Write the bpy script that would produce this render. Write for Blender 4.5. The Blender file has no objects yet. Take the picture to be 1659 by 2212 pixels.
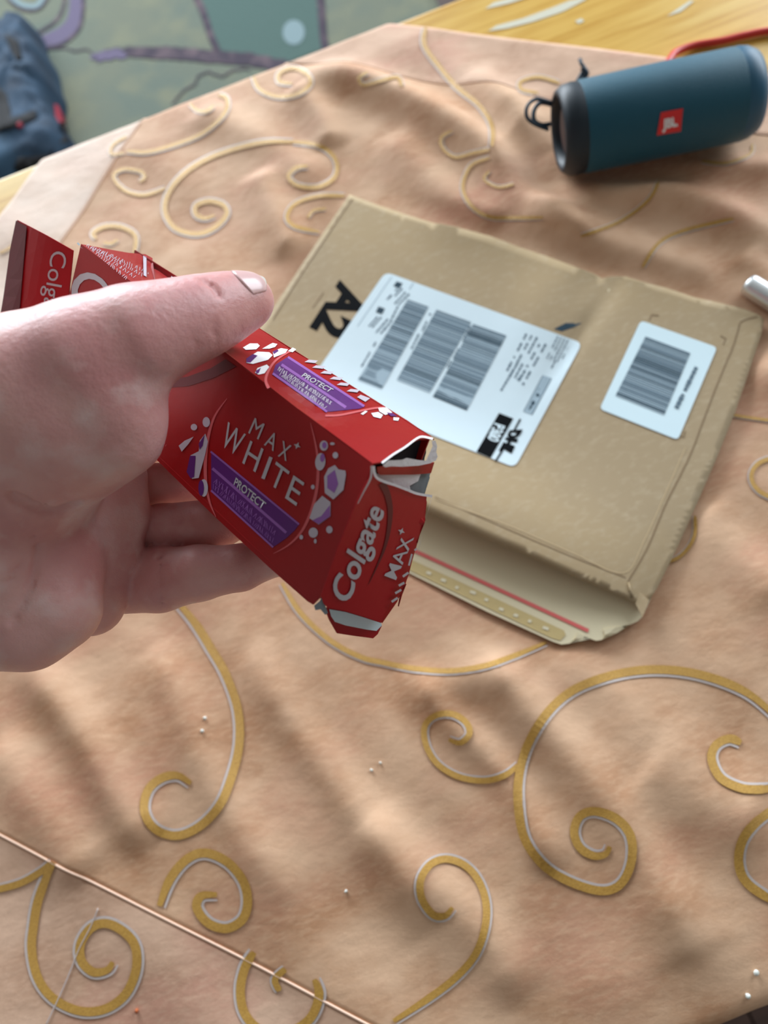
import bpy, bmesh, math, random
import numpy as np
from mathutils import Vector, Matrix, noise
from mathutils.bvhtree import BVHTree

random.seed(4)
C = bpy.context.scene.collection
sc = bpy.context.scene

# ------------------------------------------------------------------ camera
FPX = 1661.0                      # focal length in pixels of a 1659 x 2212 frame
TZ = 0.75                         # table top height
TILT, ROLL, RISE = math.radians(66.3), math.radians(-21.4), 0.447
nrm = Vector((math.cos(TILT) * math.sin(ROLL), math.cos(TILT) * math.cos(ROLL), math.sin(TILT)))
fw = Vector((0, 0, -1)); Yc = (fw - nrm * fw.dot(nrm)).normalized(); Xc = Yc.cross(nrm)
RM = Matrix((Xc, Yc, nrm))        # camera space -> world
CAM = Vector((0, 0, TZ + RISE))
cam_d = bpy.data.cameras.new('camera'); cam = bpy.data.objects.new('camera', cam_d); C.objects.link(cam)
cam.matrix_world = Matrix.Translation(CAM) @ RM.to_4x4()
cam_d.sensor_fit = 'HORIZONTAL'; cam_d.sensor_width = 5.6; cam_d.lens = 5.6 * FPX / 1659.0
cam_d.clip_start = 0.02; cam_d.clip_end = 50
cam_d.dof.use_dof = True; cam_d.dof.focus_distance = 0.285; cam_d.dof.aperture_fstop = 1.8
sc.camera = cam
sc.view_settings.view_transform = 'Standard'; sc.view_settings.look = 'None'
sc.view_settings.exposure = 0.24; sc.view_settings.gamma = 1.0; sc.view_settings.use_curve_mapping = False

# ------------------------------------------------------------------ light
w = bpy.data.worlds.new('world'); sc.world = w; w.use_nodes = True
w.node_tree.nodes['Background'].inputs[0].default_value = (0.86, 0.93, 1.0, 1)
w.node_tree.nodes['Background'].inputs[1].default_value = 0.5

def area(name, loc, target, sx, sy, power, col):
    l = bpy.data.lights.new(name, 'AREA'); l.shape = 'RECTANGLE'; l.size = sx; l.size_y = sy
    l.energy = power; l.color = col
    o = bpy.data.objects.new(name, l); C.objects.link(o); o.location = loc
    o.rotation_euler = (Vector(target) - Vector(loc)).to_track_quat('-Z', 'Y').to_euler()
    return o
area('window_light', (1.93, 1.35, 1.55), (0.0, 1.2, 1.45), 1.9, 1.25, 50, (0.85, 0.93, 1.0))
area('window_light', (-0.45, 3.48, 1.65), (-0.45, 0.0, 1.5), 2.5, 1.3, 165, (0.85, 0.93, 1.0))

# ------------------------------------------------------------------ helpers
def lin(c):
    return tuple(((v / 255.0) / 12.92 if v / 255.0 <= 0.04045 else ((v / 255.0 + 0.055) / 1.055) ** 2.4) for v in c) + (1.0,)

def ray(x, y):
    return RM @ Vector(((x - 829.5) / FPX, -(y - 1106.0) / FPX, -1.0))
def at(x, y, z=TZ):               # point at height z seen at (x, y)
    r = ray(x, y); return CAM + r * ((z - CAM.z) / r.z)
def dp(x, y, d):                  # point at distance d along the view axis
    return CAM + ray(x, y) * d

def smooth_path(pts, n=8, closed=False):
    pts = [Vector(p) for p in pts]; out = []
    N = len(pts)
    for i in range(N if closed else N - 1):
        if closed: p0, p1, p2, p3 = pts[i - 1], pts[i], pts[(i + 1) % N], pts[(i + 2) % N]
        else: p0, p1, p2, p3 = pts[max(i - 1, 0)], pts[i], pts[i + 1], pts[min(i + 2, N - 1)]
        for k in range(n):
            t = k / n
            out.append(0.5 * ((2 * p1) + (p2 - p0) * t + (2 * p0 - 5 * p1 + 4 * p2 - p3) * t * t + (3 * p1 - p0 - 3 * p2 + p3) * t ** 3))
    if not closed: out.append(pts[-1])
    return out

def mesh_obj(name, verts, faces, mat, parent=None, smooth=False, mods=None):
    me = bpy.data.meshes.new(name); me.from_pydata([tuple(v) for v in verts], [], faces); me.update()
    if smooth: me.polygons.foreach_set('use_smooth', [True] * len(me.polygons))
    if mat: me.materials.append(mat)
    o = bpy.data.objects.new(name, me); C.objects.link(o)
    if parent:
        o.parent = parent; o.matrix_parent_inverse = pinv(parent)
    return o
def pinv(p):
    m = Matrix.Translation(p.location) @ p.rotation_euler.to_matrix().to_4x4()
    if p.parent: m = (Matrix.Translation(p.parent.location)) @ m if False else m
    return m.inverted()
def bm_obj(name, bm, mat, parent=None, smooth=False):
    me = bpy.data.meshes.new(name); bm.to_mesh(me); bm.free()
    if smooth: me.polygons.foreach_set('use_smooth', [True] * len(me.polygons))
    if mat: me.materials.append(mat)
    o = bpy.data.objects.new(name, me); C.objects.link(o)
    if parent: o.parent = parent; o.matrix_parent_inverse = pinv(parent)
    return o
def thing(name, label, cat, loc=(0, 0, 0), group=None):
    o = bpy.data.objects.new(name, None); C.objects.link(o); o.location = loc
    o.empty_display_size = 0.02
    tag(o, label, cat, group); return o
def tag(o, label, cat, group=None):
    o['label'] = label; o['category'] = cat
    if group: o['group'] = group
def solidify(o, t, off=-1.0):
    m = o.modifiers.new('thickness', 'SOLIDIFY'); m.thickness = t; m.offset = off
    return o

class Surf:
    """a triangulated surface that pixels or points can be dropped on"""
    def __init__(self, verts, faces):
        self.b = BVHTree.FromPolygons([tuple(v) for v in verts], faces)
    def hit(self, x, y, off=0.0):
        r = ray(x, y).normalized()
        h = self.b.ray_cast(CAM, r, 10)
        if h[0] is None:
            h = self.b.find_nearest(dp(x, y, 0.3)); 
        n = h[1] if h[1].dot(r) < 0 else -h[1]
        return h[0] + n * off
def grid_faces(nu, nv):
    return [(j * nu + i, j * nu + i + 1, (j + 1) * nu + i + 1, (j + 1) * nu + i) for j in range(nv - 1) for i in range(nu - 1)]
def patch(a, b, c, d, disp=None, ext=0.15, n=24):
    """bilinear patch a-b / d-c, extended past its corners"""
    vs = []
    nn = (b - a).cross(d - a).normalized()
    if nn.dot(CAM - a) < 0: nn = -nn
    for j in range(n):
        for i in range(n):
            u = -ext + (1 + 2 * ext) * i / (n - 1); v = -ext + (1 + 2 * ext) * j / (n - 1)
            p = a * (1 - u) * (1 - v) + b * u * (1 - v) + c * u * v + d * (1 - u) * v
            if disp: p = p + nn * disp(u, v)
            vs.append(p)
    return Surf(vs, grid_faces(n, n))
def hfield(fn, x0, x1, y0, y1, step):
    nx = int((x1 - x0) / step) + 1; ny = int((y1 - y0) / step) + 1
    vs = [(x0 + i * step, y0 + j * step, fn(x0 + i * step, y0 + j * step)) for j in range(ny) for i in range(nx)]
    return Surf(vs, grid_faces(nx, ny))

def flat_bm(polys, maxlen=40):
    bm = bmesh.new()
    for p in polys:
        vs = [bm.verts.new((q[0], q[1], 0)) for q in p]
        try: bm.faces.new(vs)
        except ValueError: pass
    bmesh.ops.triangulate(bm, faces=bm.faces[:])
    for _ in range(5):
        es = [e for e in bm.edges if e.calc_length() > maxlen]
        if not es: break
        bmesh.ops.subdivide_edges(bm, edges=es, cuts=1)
        bmesh.ops.triangulate(bm, faces=bm.faces[:])
    return bm
def decal(name, polys, surf, mat, parent, off=0.00012, maxlen=40, smooth=False):
    bm = flat_bm(polys, maxlen)
    for v in bm.verts: v.co = surf.hit(v.co.x, v.co.y, off)
    bmesh.ops.recalc_face_normals(bm, faces=bm.faces[:])
    for f in bm.faces:
        f.normal_update()
    s = sum((f.normal.dot(CAM - f.calc_center_median()) * f.calc_area() for f in bm.faces))
    if s < 0: bmesh.ops.reverse_faces(bm, faces=bm.faces[:])
    return bm_obj(name, bm, mat, parent, smooth)
def sheet(name, poly, surf, mat, parent, t=0.0005, off=0.0, maxlen=25, smooth=False):
    return solidify(decal(name, [poly], surf, mat, parent, off, maxlen, smooth), t)
def strip_polys(pts, wid, n=6, taper=None):
    P = smooth_path([(p[0], p[1], 0) for p in pts], n) if n > 1 else [Vector((p[0], p[1], 0)) for p in pts]
    L, R = [], []
    for i, p in enumerate(P):
        t = (P[min(i + 1, len(P) - 1)] - P[max(i - 1, 0)]).normalized(); s = Vector((-t.y, t.x, 0))
        u = i / (len(P) - 1)
        ww = wid * (taper(u) if taper else 1) / 2
        L.append(p + s * ww); R.append(p - s * ww)
    return [[L[i], L[i + 1], R[i + 1], R[i]] for i in range(len(P) - 1)]
def lineseg(a, b, wd):
    return strip_polys([a, b], wd, 1)[0]
def ell(cx, cy, rx, ry, rot=0, n=18):
    c, s = math.cos(rot), math.sin(rot)
    return [(cx + rx * math.cos(a) * c - ry * math.sin(a) * s, cy + rx * math.cos(a) * s + ry * math.sin(a) * c) for a in [2 * math.pi * k / n for k in range(n)]]
def homog(src, dst):
    A = []; bb = []
    for (x, y), (u, v) in zip(src, dst):
        A.append([x, y, 1, 0, 0, 0, -u * x, -u * y]); bb.append(u)
        A.append([0, 0, 0, x, y, 1, -v * x, -v * y]); bb.append(v)
    h = np.linalg.solve(np.array(A, float), np.array(bb, float))
    return lambda x, y: ((h[0] * x + h[1] * y + h[2]) / (h[6] * x + h[7] * y + 1), (h[3] * x + h[4] * y + h[5]) / (h[6] * x + h[7] * y + 1))
_tm = {}
def text_mesh(s, bold=0.0, shear=0.0):
    k = (s, bold, shear)
    if k not in _tm:
        cu = bpy.data.curves.new('text', 'FONT'); cu.body = s; cu.offset = bold; cu.shear = shear; cu.resolution_u = 4
        o = bpy.data.objects.new('text', cu); C.objects.link(o)
        bpy.context.view_layer.update()
        me = bpy.data.meshes.new_from_object(o.evaluated_get(bpy.context.evaluated_depsgraph_get()))
        bpy.data.objects.remove(o); bpy.data.curves.remove(cu); _tm[k] = me
    return _tm[k]
def print_text(name, s, BL, BR, TR, TL, surf, mat, parent, bold=0.0, off=0.0002, cap=0.70, shear=0.0):
    me = text_mesh(s, bold, shear)
    xs = [v.co.x for v in me.vertices]; x0, x1 = min(xs), max(xs)
    H = homog([(x0, 0), (x1, 0), (x1, cap), (x0, cap)], [BL, BR, TR, TL])
    bm = bmesh.new(); bm.from_mesh(me)
    for v in bm.verts:
        u = H(v.co.x, v.co.y); v.co = surf.hit(u[0], u[1], off)
    for f in bm.faces: f.normal_update()
    s_ = sum((f.normal.dot(CAM - f.calc_center_median()) * f.calc_area() for f in bm.faces))
    if s_ < 0: bmesh.ops.reverse_faces(bm, faces=bm.faces[:])
    return bm_obj(name, bm, mat, parent)

# ------------------------------------------------------------------ materials
def mat(name, col, rough=0.6, metal=0.0, spec=0.5, bump=None, mix=None, sss=0.0, sheen=0.0, coat=0.0, two=None):
    """bump=(scale, strength, dist, stretch)   mix=[(colour, scale, low, high, stretch)...]"""
    m = bpy.data.materials.new(name); m.use_nodes = True; nt = m.node_tree; N = nt.nodes; L = nt.links
    b = N['Principled BSDF']; b.inputs['Roughness'].default_value = rough; b.inputs['Metallic'].default_value = metal
    b.inputs['Specular IOR Level'].default_value = spec
    b.inputs['Base Color'].default_value = lin(col)
    tc = N.new('ShaderNodeTexCoord')
    prev = None
    for k, (c2, scl, lo, hi, st) in enumerate(mix or []):
        mp = N.new('ShaderNodeMapping'); mp.inputs['Scale'].default_value = st[:3]
        if len(st) > 3: mp.inputs['Rotation'].default_value[2] = st[3]
        L.new(tc.outputs['Object'], mp.inputs[0])
        nz = N.new('ShaderNodeTexNoise'); nz.inputs['Scale'].default_value = scl; nz.inputs['Detail'].default_value = 5
        L.new(mp.outputs[0], nz.inputs['Vector'])
        rp = N.new('ShaderNodeMapRange'); rp.inputs[1].default_value = lo; rp.inputs[2].default_value = hi
        L.new(nz.outputs['Fac'], rp.inputs[0])
        mx = N.new('ShaderNodeMix'); mx.data_type = 'RGBA'
        L.new(rp.outputs[0], mx.inputs[0])
        if prev: L.new(prev, mx.inputs[6])
        else: mx.inputs[6].default_value = lin(col)
        mx.inputs[7].default_value = lin(c2); prev = mx.outputs[2]
    if prev: L.new(prev, b.inputs['Base Color'])
    last = None
    for (scl, strength, dist, st) in (bump or []):
        mp = N.new('ShaderNodeMapping'); mp.inputs['Scale'].default_value = st[:3]
        if len(st) > 3: mp.inputs['Rotation'].default_value[2] = st[3]
        L.new(tc.outputs['Object'], mp.inputs[0])
        nz = N.new('ShaderNodeTexNoise'); nz.inputs['Scale'].default_value = scl; nz.inputs['Detail'].default_value = 4
        L.new(mp.outputs[0], nz.inputs['Vector'])
        bp = N.new('ShaderNodeBump'); bp.inputs['Strength'].default_value = strength; bp.inputs['Distance'].default_value = dist
        L.new(nz.outputs['Fac'], bp.inputs['Height'])
        if last: L.new(last, bp.inputs['Normal'])
        last = bp.outputs[0]
    if last: L.new(last, b.inputs['Normal'])
    if sss:
        b.inputs['Subsurface Weight'].default_value = sss; b.inputs['Subsurface Radius'].default_value = (1.0, 0.35, 0.2)
        b.inputs['Subsurface Scale'].default_value = 0.009
    if sheen: b.inputs['Sheen Weight'].default_value = sheen; b.inputs['Sheen Roughness'].default_value = 0.4
    if coat: b.inputs['Coat Weight'].default_value = coat; b.inputs['Coat Roughness'].default_value = 0.15
    if two:   # other colour on the back side of the sheet
        g = N.new('ShaderNodeNewGeometry'); mx = N.new('ShaderNodeMix'); mx.data_type = 'RGBA'
        L.new(g.outputs['Backfacing'], mx.inputs[0])
        if prev: L.new(prev, mx.inputs[6])
        else: mx.inputs[6].default_value = lin(col)
        mx.inputs[7].default_value = lin(two); L.new(mx.outputs[2], b.inputs['Base Color'])
    return m
I3 = (1, 1, 1)
ANG = math.radians(41.5)
weave = (1, 9, 1, math.radians(38))
def cloth_mat(name, a, b_, c_):
    return mat(name, a, 0.66, spec=0.2, sheen=0.08,
        mix=[(b_, 22, 0.38, 0.66, (1, 1.3, 1, 0.6)), (c_, 9, 0.5, 0.72, (1, 1.7, 1, -0.6)), (a, 150, 0.45, 0.95, (1, 3, 1, 0.6))],
        bump=[(900, 0.25, 0.0006, weave), (70, 0.3, 0.002, (1, 1.6, 1, 0.6))])
M = {}
M['cloth'] = cloth_mat('suede_cloth', (216, 178, 146), (190, 144, 110), (200, 148, 120))
M['band'] = cloth_mat('suede_cloth_band', (216, 180, 154), (190, 152, 126), (206, 152, 132))
M['band_sheen'] = cloth_mat('suede_cloth_band_painted_sheen', (234, 212, 196), (222, 194, 174), (228, 200, 184))  # lighter base colour stands in for the sheen of the turned weave
M['gold'] = mat('gold_woven_thread', (200, 154, 66), 0.45, metal=0.15, spec=0.6, sheen=0.3, mix=[((172, 126, 42), 700, 0.4, 0.65, (1, 4, 1, 0.7))], bump=[(1500, 0.5, 0.0005, (1, 5, 1, 0.7))])
M['silver'] = mat('silver_woven_thread', (204, 192, 188), 0.5, metal=0.1, bump=[(1500, 0.4, 0.0004, (1, 5, 1, 0.7))])
M['seam'] = mat('seam_thread', (236, 202, 178), 0.7)
M['wood'] = mat('varnished_table_wood', (214, 172, 84), 0.32, spec=0.5, mix=[((196, 148, 58), 14, 0.4, 0.65, (1, 14, 1, 0.0)), ((222, 190, 110), 5, 0.5, 0.7, (1, 9, 1))], bump=[(60, 0.05, 0.001, (1, 20, 1))])
M['wood_dark'] = mat('dark_wood', (70, 46, 34), 0.5)
M['card'] = mat('brown_cardboard', (178, 156, 122), 0.75, spec=0.2, mix=[((172, 152, 122), 9, 0.42, 0.62, I3), ((190, 172, 144), 160, 0.5, 0.95, (1, 2, 1))], bump=[(22, 0.06, 0.003, I3), (500, 0.1, 0.0004, I3)])
M['card_in'] = mat('pale_cardboard_inside', (230, 218, 184), 0.8, bump=[(200, 0.1, 0.0005, I3)])
M['crease'] = mat('cardboard_crease', (132, 108, 78), 0.8)
M['crease_lt'] = mat('cardboard_score', (196, 172, 134), 0.8)
M['label'] = mat('label_paper', (212, 230, 238), 0.45, bump=[(25, 0.08, 0.003, I3)])
M['label_b'] = mat('label_paper_plain', (216, 238, 246), 0.45)
M['ink'] = mat('black_ink', (10, 12, 16), 0.8, spec=0.08)
M['ink_mid'] = mat('thermal_print_grey', (98, 118, 132), 0.5, spec=0.15)
M['ink_lt'] = mat('thermal_print_pale', (160, 180, 192), 0.5, spec=0.15)
M['ink_dk'] = mat('thermal_print_dark', (48, 70, 84), 0.5, spec=0.15)
M['tape'] = mat('red_tear_strip', (226, 108, 104), 0.5)
M['glue'] = mat('glue_strip', (204, 182, 128), 0.22, coat=0.6, bump=[(120, 0.3, 0.001, I3)])
M['glue_shine'] = mat('glue_strip_painted_shine', (232, 224, 196), 0.15)  # shine of the glue put into a pale colour
RED = (154, 5, 11)
M['red'] = mat('red_carton_board', RED, 0.34, spec=0.45, bump=[(45, 0.12, 0.003, I3)])
M['red_flap'] = mat('red_carton_flap', (164, 12, 24), 0.4, spec=0.4, bump=[(60, 0.12, 0.002, I3)])
M['maroon'] = mat('maroon_print', (96, 18, 30), 0.35)
M['redlight'] = mat('crimson_print', (178, 26, 40), 0.35)
M['grey_in'] = mat('carton_inside_grey', (118, 128, 134), 0.7)
M['white_in'] = mat('carton_inside_white', (226, 222, 226), 0.7, bump=[(600, 0.4, 0.0006, I3)])
M['shade_in'] = mat('carton_inside_shade', (26, 20, 28), 0.85)  # near-black colour stands in for the shade inside the carton
M['silver_print'] = mat('silver_lettering', (184, 180, 186), 0.4, metal=0.0)
M['pink_line'] = mat('pink_line_print', (206, 92, 96), 0.4)
M['purple'] = mat('purple_print', (88, 28, 110), 0.36)
M['purple_lt'] = mat('light_purple_print', (146, 92, 168), 0.36)
M['hexa'] = mat('hexagon_print', (188, 178, 190), 0.4)
M['blue'] = mat('speaker_mesh', (22, 82, 102), 0.55, spec=0.35, sheen=0.12, bump=[(1400, 0.5, 0.0006, I3)])
M['blue_dk'] = mat('speaker_rubber', (14, 32, 44), 0.5)
M['blue_lit'] = mat('speaker_rubber_lit', (28, 84, 112), 0.45)  # lighter than the left ring: light on the right end painted in
M['cone'] = mat('passive_radiator', (66, 52, 54), 0.5)
M['badge'] = mat('red_badge', (222, 36, 34), 0.4)
M['white'] = mat('white_plastic', (238, 238, 240), 0.4)
M['cord'] = mat('blue_cord', (22, 48, 66), 0.55)
M['cable'] = mat('red_cable', (200, 40, 30), 0.4)
M['metal'] = mat('polished_steel', (236, 240, 242), 0.34, metal=1.0)
M['nail'] = mat('fingernail', (226, 186, 184), 0.28, spec=0.5, coat=0.3, mix=[((232, 206, 202), 60, 0.5, 0.75, I3)])
M['nail_tip'] = mat('fingernail_tip', (228, 220, 212), 0.3, spec=0.6, coat=0.6)
M['skin'] = mat('skin', (226, 174, 168), 0.42, spec=0.5, sss=0.3,
    mix=[((206, 142, 140), 26, 0.46, 0.72, I3), ((230, 196, 192), 60, 0.5, 0.7, I3), ((196, 134, 136), 11, 0.55, 0.75, I3)],
    bump=[(420, 0.22, 0.0012, (1, 1, 1)), (1500, 0.2, 0.0005, (1, 2, 1)), (60, 0.12, 0.0025, I3)])
M['denim'] = mat('blue_denim', (28, 54, 76), 0.85, mix=[((18, 36, 54), 14, 0.4, 0.65, I3), ((44, 76, 100), 6, 0.5, 0.75, I3)], bump=[(300, 0.4, 0.002, I3)])
M['black_cloth'] = mat('black_fabric', (12, 12, 16), 0.9)
M['crimson'] = mat('crimson_fabric', (130, 14, 40), 0.8)
M['rug'] = mat('grey_green_rug', (102, 106, 94), 0.95, spec=0.1, mix=[((94, 102, 94), 4, 0.42, 0.62, I3), ((110, 112, 96), 11, 0.5, 0.7, I3)], bump=[(160, 0.5, 0.006, I3)])
M['teal'] = mat('rug_teal_pile', (74, 92, 88), 0.95, spec=0.1, bump=[(160, 0.5, 0.006, I3)])
M['rug_dark'] = mat('rug_dark_pile', (50, 42, 54), 0.95, mix=[((86, 72, 78), 30, 0.45, 0.7, I3)])
M['rug_purple'] = mat('rug_purple_pile', (84, 76, 98), 0.95)
M['rug_pale'] = mat('rug_pale_pile', (106, 124, 128), 0.95)
M['floorwood'] = mat('dark_floor_board', (62, 42, 34), 0.5, mix=[((48, 32, 26), 6, 0.4, 0.65, (1, 12, 1))])
M['wall_paint'] = mat('grey_beige_wall_paint', (128, 124, 118), 0.9)
M['ceiling_paint'] = mat('grey_ceiling_paint', (150, 148, 144), 0.9)
M['worn'] = mat('worn_pale_varnish', (204, 200, 180), 0.6)
M['lint'] = mat('white_lint', (232, 236, 230), 0.8)
M['rust'] = mat('orange_crumb', (176, 92, 48), 0.8)

# ------------------------------------------------------------------ floor (setting)
fl = bpy.data.objects.new('floor', None); C.objects.link(fl); fl['kind'] = 'structure'
mesh_obj('subfloor', [(-2.6, -1.2, -0.02), (2.6, -1.2, -0.02), (2.6, 4.4, -0.02), (-2.6, 4.4, -0.02), (-2.6, -1.2, -0.06), (2.6, -1.2, -0.06), (2.6, 4.4, -0.06), (-2.6, 4.4, -0.06)],
         [(0, 1, 2, 3), (7, 6, 5, 4), (0, 4, 5, 1), (1, 5, 6, 2), (2, 6, 7, 3), (3, 7, 4, 0)], M['wood_dark'], fl)
bme = None
for k in range(26):
    x0 = -2.6 + k * 0.2; x1 = x0 + 0.197
    if bme is None:
        o = mesh_obj('plank', [(0, -1.2, 0), (0.197, -1.2, 0), (0.197, 4.4, 0), (0, 4.4, 0), (0, -1.2, -0.02), (0.197, -1.2, -0.02), (0.197, 4.4, -0.02), (0, 4.4, -0.02)],
                     [(0, 1, 2, 3), (7, 6, 5, 4), (0, 4, 5, 1), (1, 5, 6, 2), (2, 6, 7, 3), (3, 7, 4, 0)], M['floorwood'], fl); bme = o.data
    else:
        o = bpy.data.objects.new('plank', bme); C.objects.link(o); o.parent = fl
    o.location.x = x0; o.location.z = 0.0004 * (k % 3)

# ------------------------------------------------------------------ walls, ceiling, windows (setting)
def box_into(bm, x0, y0, z0, x1, y1, z1):
    g = bmesh.ops.create_cube(bm, size=1)
    for v in g['verts']: v.co = Vector(((x0 + x1) / 2 + v.co.x * (x1 - x0), (y0 + y1) / 2 + v.co.y * (y1 - y0), (z0 + z1) / 2 + v.co.z * (z1 - z0)))
RX0, RX1, RY0, RY1, RZ = -2.5, 2.0, -1.15, 3.55, 2.5
def struct(name, boxes, m):
    bm = bmesh.new()
    for b in boxes: box_into(bm, *b)
    o = bm_obj(name, bm, M[m]); o['kind'] = 'structure'; return o
struct('ceiling', [(RX0 - .1, RY0 - .1, RZ, RX1 + .1, RY1 + .1, RZ + .1)], 'ceiling_paint')
struct('wall_left', [(RX0 - .1, RY0, 0.003, RX0, RY1, RZ)], 'wall_paint')
struct('wall_front', [(RX0 - .1, RY0 - .1, 0.003, RX1 + .1, RY0, RZ)], 'wall_paint')
WA = (0.4, 2.3, 0.92, 2.18)      # opening in the right wall: y0 y1 z0 z1
struct('wall_right', [(RX1, RY0, .003, RX1 + .1, WA[0], RZ), (RX1, WA[1], .003, RX1 + .1, RY1, RZ), (RX1, WA[0], .003, RX1 + .1, WA[1], WA[2]), (RX1, WA[0], WA[3], RX1 + .1, WA[1], RZ)], 'wall_paint')
WB = (-1.7, 0.8, 0.98, 2.30)   # opening in the back wall: x0 x1 z0 z1
struct('wall_back', [(RX0 - .1, RY1, .003, WB[0], RY1 + .1, RZ), (WB[1], RY1, .003, RX1 + .1, RY1 + .1, RZ), (WB[0], RY1, .003, WB[1], RY1 + .1, WB[2]), (WB[0], RY1, WB[3], WB[1], RY1 + .1, RZ)], 'wall_paint')
f_ = .05
w1 = struct('window_1', [(RX1 + .03, WA[0], WA[2], RX1 + .07, WA[0] + f_, WA[3]), (RX1 + .03, WA[1] - f_, WA[2], RX1 + .07, WA[1], WA[3]), (RX1 + .03, WA[0], WA[2], RX1 + .07, WA[1], WA[2] + f_), (RX1 + .03, WA[0], WA[3] - f_, RX1 + .07, WA[1], WA[3]), (RX1 + .03, 1.325, WA[2], RX1 + .07, 1.375, WA[3])], 'white')
w2 = struct('window_2', [(WB[0], RY1 + .03, WB[2], WB[0] + f_, RY1 + .07, WB[3]), (WB[1] - f_, RY1 + .03, WB[2], WB[1], RY1 + .07, WB[3]), (WB[0], RY1 + .03, WB[2], WB[1], RY1 + .07, WB[2] + f_), (WB[0], RY1 + .03, WB[3] - f_, WB[1], RY1 + .07, WB[3]), (-.475, RY1 + .03, WB[2], -.425, RY1 + .07, WB[3])], 'white')

# ------------------------------------------------------------------ rug
rug = thing('area_rug', 'grey-green rug with dark purple curved strokes on the floor beyond the table', 'rug', (-0.4, 2.2, 0.0))
rx0, rx1, ry0, ry1, rz = -1.5, 0.535, 0.95, 3.4, 0.012
bm = bmesh.new(); bmesh.ops.create_grid(bm, x_segments=60, y_segments=60, size=0.5)
for v in bm.verts:
    v.co = Vector((rx0 + (v.co.x + 0.5) * (rx1 - rx0), ry0 + (v.co.y + 0.5) * (ry1 - ry0), rz + 0.0006 * noise.noise(v.co * 40)))
ro = bm_obj('pile', bm, M['rug'], rug, True); solidify(ro, 0.0095)
rs = Surf([(-3, -1, rz), (3, -1, rz), (3, 6, rz), (-3, 6, rz)], [(0, 1, 2, 3)])
def rug_mark(name, polys, m, off): return decal(name, polys, rs, M[m], rug, off, 60)
rug_mark('teal_field', [[(430, -20), (470, 108), (540, 120), (615, 140), (640, 128), (700, 106), (686, -20)]], 'teal', 0.0012)
def wob(pts, wd, seed, amp=2.5, taper=None):
    r = random.Random(seed)
    P = smooth_path([(p[0], p[1], 0) for p in pts], 7)
    P = [(p.x + r.uniform(-amp, amp) * 0.4, p.y + r.uniform(-amp, amp)) for p in P]
    return strip_polys(P, wd, 1, taper)
rug_mark('dark_stroke', wob([(205, 124), (260, 114), (330, 116), (400, 118), (470, 124), (540, 130), (620, 146), (640, 150)], 24, 1, 2.5, lambda u: 0.55 + 0.6 * min(1, u * 3)), 'rug_dark', 0.0018)
rug_mark('lilac_smudge', wob([(204, 128), (235, 120), (270, 118)], 20, 2), 'rug_purple', 0.0022)
rug_mark('dark_stroke', wob([(422, -10), (440, 30), (452, 66), (470, 112)], 15, 3, 1.5), 'rug_dark', 0.0018)
rug_mark('dark_stroke', wob([(692, -10), (696, 40), (699, 80), (704, 110)], 17, 4, 1), 'rug_dark', 0.0018)
rug_mark('pale_dot', [ell(635, 72, 24, 27)], 'rug_pale', 0.0024)
rug_mark('thin_crack', wob([(372, 225), (400, 196), (420, 185), (428, 168), (450, 158), (480, 165), (505, 152), (540, 150)], 4, 5, 2), 'rug_dark', 0.0018)
rug_mark('thin_crack', wob([(110, 106), (140, 105), (165, 112), (185, 107), (205, 122)], 3.5, 6, 2), 'rug_dark', 0.0018)
rug_mark('purple_ring', wob([(40, 96), (80, 97), (110, 88), (140, 72), (160, 50), (167, 20), (168, -10)], 34, 7, 0.5), 'rug_purple', 0.0012)
rug_mark('dark_outline', wob([(60, 112), (110, 104), (145, 90), (172, 62), (180, 25), (180, -10)], 7, 8, 0.6), 'rug_dark', 0.0020)
rug_mark('dark_outline', wob([(70, 78), (100, 62), (125, 42), (138, 15), (141, -10)], 7, 9, 0.6), 'rug_dark', 0.0020)
rug_mark('dark_outline', wob([(15, -5), (35, 15), (60, 24), (85, 20), (102, 0), (106, -12)], 6, 10, 0.4), 'rug_dark', 0.0020)
rug_mark('pale_ring', wob([(22, -8), (42, 8), (60, 14), (82, 12), (96, -8)], 10, 11, 0.4), 'rug_pale', 0.0016)

# ------------------------------------------------------------------ table
TX0, TX1, TY0, TY1 = -0.62, 1.15, -0.11, 0.618
tb = thing('dining_table', 'rectangular varnished yellow wood table under the peach cloth', 'table', (0.26, 0.25, 0))
def bevel_box(x0, y0, z0, x1, y1, z1, bev=0.004, seg=3):
    bm = bmesh.new(); bmesh.ops.create_cube(bm, size=1)
    for v in bm.verts: v.co = Vector(((x0 + x1) / 2 + v.co.x * (x1 - x0), (y0 + y1) / 2 + v.co.y * (y1 - y0), (z0 + z1) / 2 + v.co.z * (z1 - z0)))
    if bev: bmesh.ops.bevel(bm, geom=bm.edges[:], offset=bev, segments=seg, affect='EDGES', profile=0.5)
    return bm
bm_obj('tabletop', bevel_box(TX0, TY0, TZ - 0.026, TX1, TY1, TZ), M['wood'], tb)
WS = Surf([(-1, -1, TZ), (2, -1, TZ), (2, 1, TZ), (-1, 1, TZ)], [(0, 1, 2, 3)])
for pl in ([(1054, 68), (1072, 56), (1130, 40), (1190, 18), (1230, 2), (1275, -8), (1262, 2), (1215, 26), (1150, 48), (1095, 62)], [(1048, 20), (1066, 6), (1110, -6), (1150, -8), (1100, 8)], [(1440, 36), (1460, 22), (1490, 2), (1500, 2), (1470, 26)], [(1242, 46), (1256, 40), (1262, 46), (1250, 52)]):
    decal('worn_varnish', [pl], WS, M['worn'], tb, 0.0003, 60)
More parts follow.
